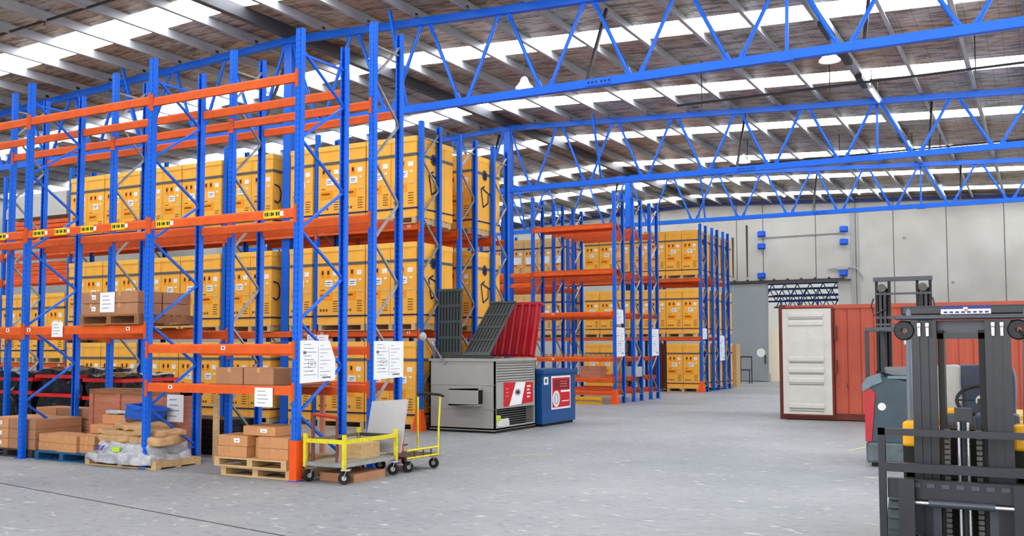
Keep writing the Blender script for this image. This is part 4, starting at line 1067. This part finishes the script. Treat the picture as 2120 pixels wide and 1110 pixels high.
# ------------------------------------------------------------------ trolleys
def caster(parent, x, y, z_top, r=.075, rz=0.0):
    c = empty('caster', parent, (x, y, 0)); c.rotation_euler = (0, 0, rz)
    MB().lathe([(r * .35, -.02), (r * .9, -.02), (r, -.012), (r, .012), (r * .9, .02), (r * .35, .02)], (0, 0, r), 22, 0, 'y').build('wheel', RUBB, c, smooth=True)
    MB().lathe([(0, -.024), (r * .4, -.024), (r * .4, .024), (0, .024)], (0, 0, r), 14, 0, 'y').build('hub', STEEL, c)
    MB().bar((0, -.034, r), (.03, -.034, z_top - .01), .04, .006, up=(1, 0, 0)).bar((0, .034, r), (.03, .034, z_top - .01), .04, .006, up=(1, 0, 0)).box(-.035, .075, -.05, .05, z_top - .02, z_top).build('fork', STEEL, c)
t = thing('platform_trolley', 'yellow railed flatbed trolley parked at front rack end', 'trolley', (-8.02, 9.4, 0))
w, l = .6, 1.0
for (x, y, a) in ((.03, .0, 1.2), (w - .02, 0, .5), (w - .02, l, .4), (.03, l, 1.0)): caster(t, x, y, .185, .075, a)
MB().box(0, w, -.03, l + .03, .225, .25).build('deck', mat('worn_ply', (158, 148, 132), .7, var=.15), t)
MB().box(-.01, w + .01, -.045, -.02, .2, .25).box(-.01, w + .01, l + .02, l + .045, .2, .25).box(-.01, .015, -.04, l + .04, .2, .25).box(w - .015, w + .01, -.04, l + .04, .2, .25).build('deck_frame', STEEL, t)
for (x, y) in ((.0, -.03), (w, -.03), (w, l + .03), (.0, l + .03)):
    MB().box(x - .02, x + .02, y - .02, y + .02, .185, .59).build('corner_post', CYEL, t)
MB().box(0, w, -.045, -.015, .48, .53).build('rail', CYEL, t); MB().box(w - .015, w + .015, -.03, l + .03, .48, .53).build('rail', CYEL, t)
MB().box(-.015, .015, -.03, l + .03, .48, .52).build('rail', mat('rail_worn', (120, 112, 96), .5), t); MB().box(0, w, l + .015, l + .045, .48, .52).build('rail', DSTEEL, t)
m = MB()
for k in range(14): m.box(.02 + k * .043, .024 + k * .043, l + .028, l + .032, .26, .48)
for k in range(6): m.box(.02, w - .02, l + .028, l + .032, .28 + k * .035, .284 + k * .035)
m.build('mesh_end', STEEL, t)
t2 = thing('u_frame_handle', 'rusty brown U shaped handle frame standing on the yellow trolley', 'handle frame', (-8.02, 9.42, .25))
MB().tube([(.06, .02, 0), (.06, .02, .57)], .022, 8).build('upright_tube', BROWNM, t2); MB().tube([(.43, .02, 0), (.43, .02, .54)], .016, 8).build('upright_tube', BROWNM, t2)
MB().tube([(.06, .02, .57), (.43, .02, .54)], .02, 8).build('top_tube', mat('red_tube', (170, 52, 38), .5), t2)
o = MB().box(-7.93, -7.58, 9.9, 10.3, .25, .43).build('plywood_box', WOOD, None); tag(o, 'open pale plywood box on the yellow trolley deck', 'box')
o = MB().box(-7.95, -7.42, 9.56, 10.2, 0, .1).build('flat_brown_carton', CARD2); o.rotation_euler = (0, 0, 0); tag(o, 'flat brown carton on the floor under the yellow trolley', 'box')
# second trolley
t = thing('hoop_handle_trolley', 'second yellow trolley with tall black topped hoop handle behind the first', 'trolley', (-7.9, 10.75, 0), -.08)
for (x, y, a) in ((.0, .0, .5), (.48, .0, 1.1), (.48, .55, .3), (.0, .55, .9)): caster(t, x, y, .17, .07, a)
MB().box(-.03, .5, -.06, .6, .17, .2).build('deck', DSTEEL, t)
for z in (.185, .285): MB().tube([(.51, -.06, z), (.51, .6, z)], .014, 8).build('side_rail', CYEL, t)
for z in (.285,): MB().tube([(-.03, -.06, z), (-.03, .6, z)], .012, 8).build('side_rail', DSTEEL, t)
m = MB(); [m.tube([(.51, y, .185), (.51, y, .285)], .01, 6) for y in (.1, .28, .45)]; m.build('rail_stub', DSTEEL, t)
MB().tube([(.51, .6, .17), (.51, .62, .6), (.51, .65, .96)], .014, 8).build('handle_leg', CYEL, t); MB().tube([(.16, .6, .17), (.14, .62, .6), (.12, .65, .96)], .014, 8).build('handle_leg', CYEL, t)
MB().tube([(.12, .65, .96), (.14, .66, .99), (.3, .66, 1.0), (.5, .66, .99), (.56, .66, .97)], .018, 8).build('handle_grip', BLK, t)
o = MB().add([(-8.0, 10.52, .27), (-7.42, 10.52, .27), (-7.42, 10.55, .27), (-8.0, 10.55, .27), (-7.98, 10.66, .92), (-7.4, 10.66, .96), (-7.4, 10.69, .96), (-7.98, 10.69, .92)], [(0, 3, 2, 1), (4, 5, 6, 7), (0, 1, 5, 4), (1, 2, 6, 5), (2, 3, 7, 6), (3, 0, 4, 7)]).build('grey_board', GPANEL)
tag(o, 'large light grey board leaning upright between the two yellow trolleys', 'board')

# ------------------------------------------------------------------ forklift (faces the camera)
F = thing('forklift', 'black mast forklift with yellow body parked in the near corner', 'forklift', (-.52, 7.4, 0))
# mast
for s_ in (-1, 1):
    for k, (xo, yo, w_, zt) in enumerate(((.287, 0, .053, 1.83), (.233, .012, .054, 1.83), (.179, .024, .053, 1.83))):
        xc_ = s_ * xo
        m = MB().box(xc_ - w_ / 2, xc_ + w_ / 2, yo, yo + .018, .08, zt).box(xc_ + s_ * (w_ / 2 - .014) - .007, xc_ + s_ * (w_ / 2 - .014) + .007, yo + .019, yo + .14, .08, zt)
        m.build('mast_rail', FORKB, F)
    m = MB().box(s_ * .13 - .02, s_ * .13 + .02, .06, .2, .08, 1.76); m.build('mast_inner_channel', FORKD, F)
    for xo in (.26, .206): MB().cyl((s_ * xo, -.0, 1.79), .03, .022, 'x', 16).box(s_ * xo - .008, s_ * xo + .008, -.025, .02, 1.72, 1.80).build('mast_roller', CHROME, F)
    MB().lathe([(.02, -.03), (.06, -.03), (.07, -.02), (.05, 0), (.07, .02), (.06, .03), (.02, .03)], (s_ * .36, .02, 1.76), 18, 0, 'y').build('hose_pulley', BLK, F)
MB().cbox(-.42, .42, -.03, .12, 1.835, 1.865, .01).box(-.35, .35, .1, .16, 1.73, 1.83).build('mast_top_plate', FORKG, F)
MB().box(-.2, .2, .06, .1, 1.7, 1.74).build('mast_crossbar', FORKB, F)
MB().box(-.3, .3, .1, .16, .1, .26).box(-.3, .3, .14, .2, .72, .8).build('mast_crossbar', FORKD, F)
# centre cylinder + chains
MB().cyl((-.0, .1, .62), .035, 1.1, 'z', 16).box(-.055, .055, .06, .14, 1.13, 1.22).build('lift_cylinder', FORKB, F)
MB().cyl((-.03, .05, .6), .012, 1.05, 'z', 10).cyl((.03, .05, .6), .012, 1.05, 'z', 10).build('cylinder_rod', CHROME, F)
for s_ in (-.1, .1):
    m = MB()
    for k in range(26): m.box(s_ - .018, s_ + .018, .0 + .004 * (k % 2), .02, .15 + k * .036, .15 + k * .036 + .026)
    m.build('lift_chain', DSTEEL, F); MB().box(s_ - .01, s_ + .01, .02, .03, .1, 1.1).build('chain_backing', FORKD, F)
# load backrest and carriage
bx0, bx1 = -.51, .51; yb = -.3
m = MB().box(bx0, bx0 + .045, yb, yb + .04, .1, 1.09).box(bx1 - .045, bx1, yb, yb + .04, .1, 1.09).box(bx0, bx1, yb, yb + .04, 1.045, 1.09)
m.box(bx0 + .045, bx1 - .045, yb, yb + .05, .80, .86); m.build('load_backrest', FORKB, F)
MB().box(bx0 + .05, bx1 - .05, yb + .04, yb + .1, .62, .75).build('carriage_bar', FORKB, F)
m = MB()
for k in range(9): m.box(bx0 + .12 + k * .09, bx0 + .17 + k * .09, yb + .03, yb + .04, .70, .73)
m.build('carriage_notch', FORKG, F)
MB().box(bx0 + .05, bx1 - .05, yb + .04, yb + .1, .2, .3).build('carriage_bar', FORKB, F)
MB().cyl((0, yb + .02, .60), .025, .4, 'x', 14).build('side_shift_cylinder', FORKG, F); MB().cyl((0, yb + .02, .60), .013, .66, 'x', 12).build('side_shift_rod', CHROME, F)
for s_ in (-.33, .36):
    m = MB().box(s_ - .05, s_ + .05, yb - .05, yb - .01, .04, .76).prism([(yb - .05, .04), (yb - .05, .09), (yb - 1.05, .06), (yb - 1.05, .045)], 'x', s_ - .05, s_ + .05)
    m.build('fork', FORKB, F)
for s_ in (-1, 1):
    MB().box(s_ * .26 - .11, s_ * .26 + .11, .02, .05, .2, .6).build('carriage_plate', FORKG, F)
    # drive wheels
    m = MB(); rw = .3
    m.lathe([(.1, -.09), (rw * .85, -.1), (rw, -.07), (rw, .07), (rw * .85, .1), (.1, .09)], (s_ * .42, .34, rw), 30, 0, 'x')
    for k in range(26):
        a = 2 * PI * k / 26; c, sn = math.cos(a), math.sin(a)
        m.bar((s_ * .42 - .09, .34 + c * (rw + .006), rw + sn * (rw + .006)), (s_ * .42 + .09, .34 + c * (rw + .006), rw + sn * (rw + .006)), .035, .012, 0, up=(0, c, sn))
    m.build('drive_wheel', mat('tyre_grey', (74, 84, 88), .7, var=.12), F)
    MB().lathe([(0, -.105), (.1, -.1), (.12, 0), (.1, .1), (0, .105)], (s_ * .42, .34, rw), 18, 0, 'x').build('wheel_hub', FORKY, F)
# hydraulic hose loop
pts_ = [(-.28 + .56 * k / 14, yb - .0 + .01, .40 - .17 * math.sin(PI * k / 14)) for k in range(15)]
MB().tube(pts_, .013, 8).build('hydraulic_hose', BLK, F, smooth=True); MB().box(-.04, .04, yb - .02, yb + .04, .2, .26).build('hose_block', DSTEEL, F)
# chassis
m = MB().cbox(-.43, .43, .62, 1.9, .3, .98, .04); m.build('body_panel', FORKY, F)
for s_ in (-1, 1):
    MB().cbox(s_ * .36 - .06, s_ * .36 + .06, .25, .75, .92, 1.1, .02).build('fender', FORKY, F)
    MB().cbox(s_ * .36 - .06, s_ * .36 + .06, .28, .6, .68, .82, .02).build('side_step', FORKY, F)
MB().box(-.42, .42, .28, .36, .3, 1.0).build('cowl_front', FORKD, F)
MB().box(-.24, -.1, .24, .28, .84, 1.05).box(.1, .26, .24, .28, .84, 1.05).box(-.2, -.1, .24, .28, .55, .62).box(.08, .22, .24, .28, .55, .62).build('cowl_yellow_plate', FORKY, F)
MB().cbox(-.46, .46, 1.5, 2.2, .25, 1.1, .06).build('counterweight', FORKY, F)
MB().cbox(.05, .34, .42, .6, .98, 1.16, .02).build('dashboard', mat('dash_blue_grey', (92, 108, 130), .5), F)
# seat
MB().cbox(-.25, .25, 1.1, 1.5, .98, 1.1, .04).build('seat_cushion', SEATC, F, smooth=True)
MB().lump(-.26, .3, 1.45, 1.6, 1.02, 1.5, .012, 60, 8, .16, flat=False).build('seat_back', SEATC, F, smooth=True)
MB().lump(-.3, -.1, 1.4, 1.58, 1.08, 1.5, .015, 61, 8, .16, flat=False).build('seat_cover', SEATP, F, smooth=True)
MB().cbox(-.27, -.12, 1.36, 1.42, 1.0, 1.14, .02).build('seat_side', FORKY, F)
# steering wheel
m = MB(); R_ = .17; c0 = Vector((.08, .78, 1.24))
m.tube([c0 + Vector((R_ * math.cos(a), R_ * .45 * math.sin(a), R_ * .62 * math.sin(a))) for a in [2 * PI * k / 28 for k in range(28)]], .014, 8, 0, True)
m.bar(c0 - Vector((R_, 0, 0)), c0 + Vector((R_, 0, 0)), .03, .012); m.bar(c0, c0 - Vector((0, R_ * .45, R_ * .62)), .03, .012)
m.build('steering_wheel', BLK, F, smooth=True); MB().cyl(c0 + Vector((0, 0, -.0)), .04, .05, 'y', 14).build('wheel_boss', STEEL, F); MB().bar(c0, (.08, .5, 1.05), .05, .05).build('steering_column', BLK, F)
# overhead guard
m = MB().cbox(-.45, .47, .62, .68, 1.885, 1.955, .012); m.box(-.45, -.4, .66, 1.9, 1.9, 1.955); m.box(.42, .47, .66, 1.9, 1.9, 1.955)
for k in range(5): m.box(-.36 + k * .17, -.32 + k * .17, .66, 1.9, 1.91, 1.945)
m.box(-.45, .47, 1.86, 1.92, 1.9, 1.955)
m.build('overhead_guard', FORKB, F)
for s_ in (-1, 1):
    MB().tube([(s_ * .40, .64, 1.93), (s_ * .39, .5, 1.5), (s_ * .38, .42, 1.0)], .022, 8).build('guard_pillar', mat('pillar_grey', (120, 130, 142), .4), F)
    MB().bar((s_ * .4, 1.86, 1.9), (s_ * .4, 2.05, 1.0), .05, .05).build('guard_pillar', FORKB, F)
m = MB().box(-.17, .17, .612, .62, 1.890, 1.953, 0).box(-.17, .17, .609, .612, 1.927, 1.953, 1).box(-.015, .015, .606, .609, 1.910, 1.940, 0).box(-.006, .012, .604, .606, 1.913, 1.925, 2)
for k in range(8): m.box(-.15 + k * .04, -.125 + k * .04, .609, .612, 1.897, 1.910, 1)
m.build('guard_banner', [PAPER, mat('banner_navy', (44, 52, 130), .5), SRED], F)
m = MB().tube([(.36, 0, 1.75), (.42, -.02, 1.7), (.44, 0, 1.5), (.42, .1, 1.35), (.45, .2, 1.3)], .014, 8).tube([(.38, .02, 1.74), (.46, .02, 1.78), (.5, .05, 1.6), (.49, .1, 1.42)], .012, 8)
m.build('hydraulic_hose', BLK, F, smooth=True)
t = F
MB().cbox(.39, .47, .3, .36, 1.25, 1.4, .01).build('head_lamp', ALU, F); MB().lathe([(0, -.03), (.03, -.028), (.045, -.01), (.045, 0)], (.43, .3, 1.33), 16, 0, 'y').build('lamp_lens', WHT, F)

# ------------------------------------------------------------------ reach truck behind it
R = thing('reach_truck', 'grey and red reach truck standing behind the black mast forklift', 'reach truck', (-1.72, 14.2, 0))
# base chassis
MB().cbox(-.5, .5, 0, 1.0, .05, .34, .04).build('chassis', RTB, R)
MB().box(-.44, .44, .1, .9, 0, .06).build('skirt', FORKD, R)
MB().prism([(-.5, .34), (-.42, .34), (-.36, 1.0), (-.46, 1.12), (-.5, 1.0)], 'y', .0, .9).build('red_side_panel', RTR, R)
m = MB().prism([(-.42, .34), (.1, .34), (.12, 1.16), (-.22, 1.22), (-.4, 1.24), (-.5, 1.1), (-.42, .98)], 'y', .02, .9); m.build('operator_cowl', RTG, R)
MB().prism([(-.52, 1.02), (-.4, 1.1), (-.26, 1.16), (-.3, 1.28), (-.46, 1.22), (-.53, 1.12)], 'y', -.03, .86).build('armrest_shell', RTL, R)
MB().cbox(-.2, .3, -.01, .2, 1.2, 1.24, .01).build('console_edge', RTL, R)
MB().lathe([(0, -.012), (.05, -.012), (.055, 0)], (-.28, .02, .82), 18, 0, 'y').build('round_badge', WHT, R)
MB().cbox(.04, .36, .02, .3, .38, .78, .03).build('battery_cover', RTL, R)
MB().cbox(.1, .48, .1, .9, .34, 1.05, .03).build('battery_box', FORKD, R)
MB().cbox(.2, .5, -.01, .2, .34, .62, .02).build('red_lower_panel', RTR, R)
MB().bar((-.36, .2, 1.3), (-.1, .1, 1.22), .03, .03).bar((-.36, .2, 1.3), (-.3, .2, 1.2), .03, .03).build('control_lever', BLK, R)
MB().cbox(-.28, .25, .3, .6, 1.22, 1.36, .03).build('dash_cover', mat('dash_clear_grey', (120, 124, 128), .3), R)
MB().cbox(.02, .2, .3, .45, 1.5, 1.72, .03).build('display_unit', BLK, R); MB().bar((.1, .38, 1.3), (.1, .38, 1.55), .04, .04).build('display_arm', BLK, R)
# overhead guard
MB().bar((-.46, .05, 1.1), (-.46, .05, 1.86), .05, .05).build('guard_post', FORKB, R); MB().bar((-.3, .7, 1.1), (-.36, .7, 1.86), .05, .05).build('guard_post', FORKB, R)
MB().bar((-.48, .05, 1.88), (.2, .05, 1.9), .05, .05).bar((-.46, .05, 1.88), (-.38, .75, 1.88), .05, .05).bar((-.38, .75, 1.88), (.35, .75, 1.9), .05, .05).build('guard_frame', FORKG, R)
MB().cbox(.02, .12, .0, .06, 1.66, 1.76, .02).build('work_light', ALU, R); MB().cbox(.2, .3, .02, .1, 1.45, 1.72, .02).build('orange_beacon', mat('beacon_orange', (226, 92, 30), .4), R)
MB().cyl((.2, .05, 1.84), .07, .06, 'x', 16).build('guard_light', BLK, R)
# mast
for s_ in (-1, 1):
    c = -.09 + s_ * .28
    for xo in (-.09, -.03, .03, .085):
        MB().box(c + xo - .018, c + xo + .018, .95 + abs(xo), 1.1, .1, 2.62 - (.1 if abs(xo) < .05 else 0)).build('mast_rail', FORKB if abs(xo) < .05 else BLK, R)
    MB().box(c - .1, c + .1, 1.08, 1.12, .1, 2.5).build('mast_backing', FORKD, R)
    MB().cyl((c, .93, 2.5), .06, .05, 'y', 18).build('mast_pulley', DSTEEL, R)
    MB().tube([(c + s_ * .12, .95, 2.35), (c + s_ * .15, .93, 2.25), (c + s_ * .12, .93, 2.1), (c - s_ * .05, .93, 2.2), (c - s_ * .05, .93, 2.4)], .012, 8).build('hydraulic_hose', DSTEEL, R, smooth=True)
MB().box(-.49, .31, .95, 1.05, 2.6, 2.66).box(-.47, .29, .96, 1.0, 2.4, 2.43).box(-.47, .29, 1.0, 1.05, 2.05, 2.09).box(-.47, .29, .97, 1.0, 1.95, 1.98).build('mast_crossbar', FORKG, R)

# ------------------------------------------------------------------ light, world, camera
w = bpy.data.worlds.new('world'); SC.world = w; w.use_nodes = True
w.node_tree.nodes['Background'].inputs[0].default_value = (0.93, 0.96, 1.0, 1); w.node_tree.nodes['Background'].inputs[1].default_value = 0.75
def area(name, loc, rot, sx, sy, power, col=(1, 1, 1)):
    l = bpy.data.lights.new(name, 'AREA'); l.shape = 'RECTANGLE'; l.size = sx; l.size_y = sy; l.energy = power; l.color = col
    o = bpy.data.objects.new(name, l); COL.objects.link(o); o.location = loc; o.rotation_euler = rot; return o
area('front_fill_light', (-4, -6.5, 4.2), (math.radians(78), 0, 0), 16, 6, 1700, (1, .98, .95))  # added fill behind the camera, brightens faces turned to the front
area('side_fill_light', (8.3, 20, 3.5), (0, math.radians(90), 0), 6, 22, 900, (1, .98, .95))  # added fill from the open right side, lights the rack ends

cam = bpy.data.cameras.new('camera'); co = bpy.data.objects.new('camera', cam); COL.objects.link(co); SC.camera = co
cam.sensor_fit = 'HORIZONTAL'; cam.sensor_width = 36.0; cam.lens = 2016.99 * 36.0 / 2120.0
cam.shift_x = (1060 - 1057.33) / 2120.0; cam.shift_y = (594.915 - 555) / 2120.0
yaw, p, r = .5017, .0609, -.0015
fwd = Vector((-math.sin(yaw) * math.cos(p), math.cos(yaw) * math.cos(p), math.sin(p)))
rt = Vector((math.cos(yaw), math.sin(yaw), 0)); up = rt.cross(fwd)
r2_ = rt * math.cos(r) + up * math.sin(r); u2 = -rt * math.sin(r) + up * math.cos(r)
M3 = Matrix((r2_, u2, -fwd)).transposed()
co.matrix_world = Matrix.Translation((0, 0, 1.65)) @ M3.to_4x4()
cam.clip_end = 200

SC.view_settings.view_transform = 'Standard'; SC.view_settings.look = 'None'; SC.view_settings.exposure = 0.14; SC.view_settings.gamma = 0.9
cy = SC.cycles
cy.max_bounces = 6; cy.diffuse_bounces = 4; cy.glossy_bounces = 3; cy.transmission_bounces = 2; cy.use_denoising = True; cy.use_adaptive_sampling = True; cy.adaptive_threshold = 0.02
cy.caustics_reflective = False; cy.caustics_refractive = False; cy.sample_clamp_indirect = 6
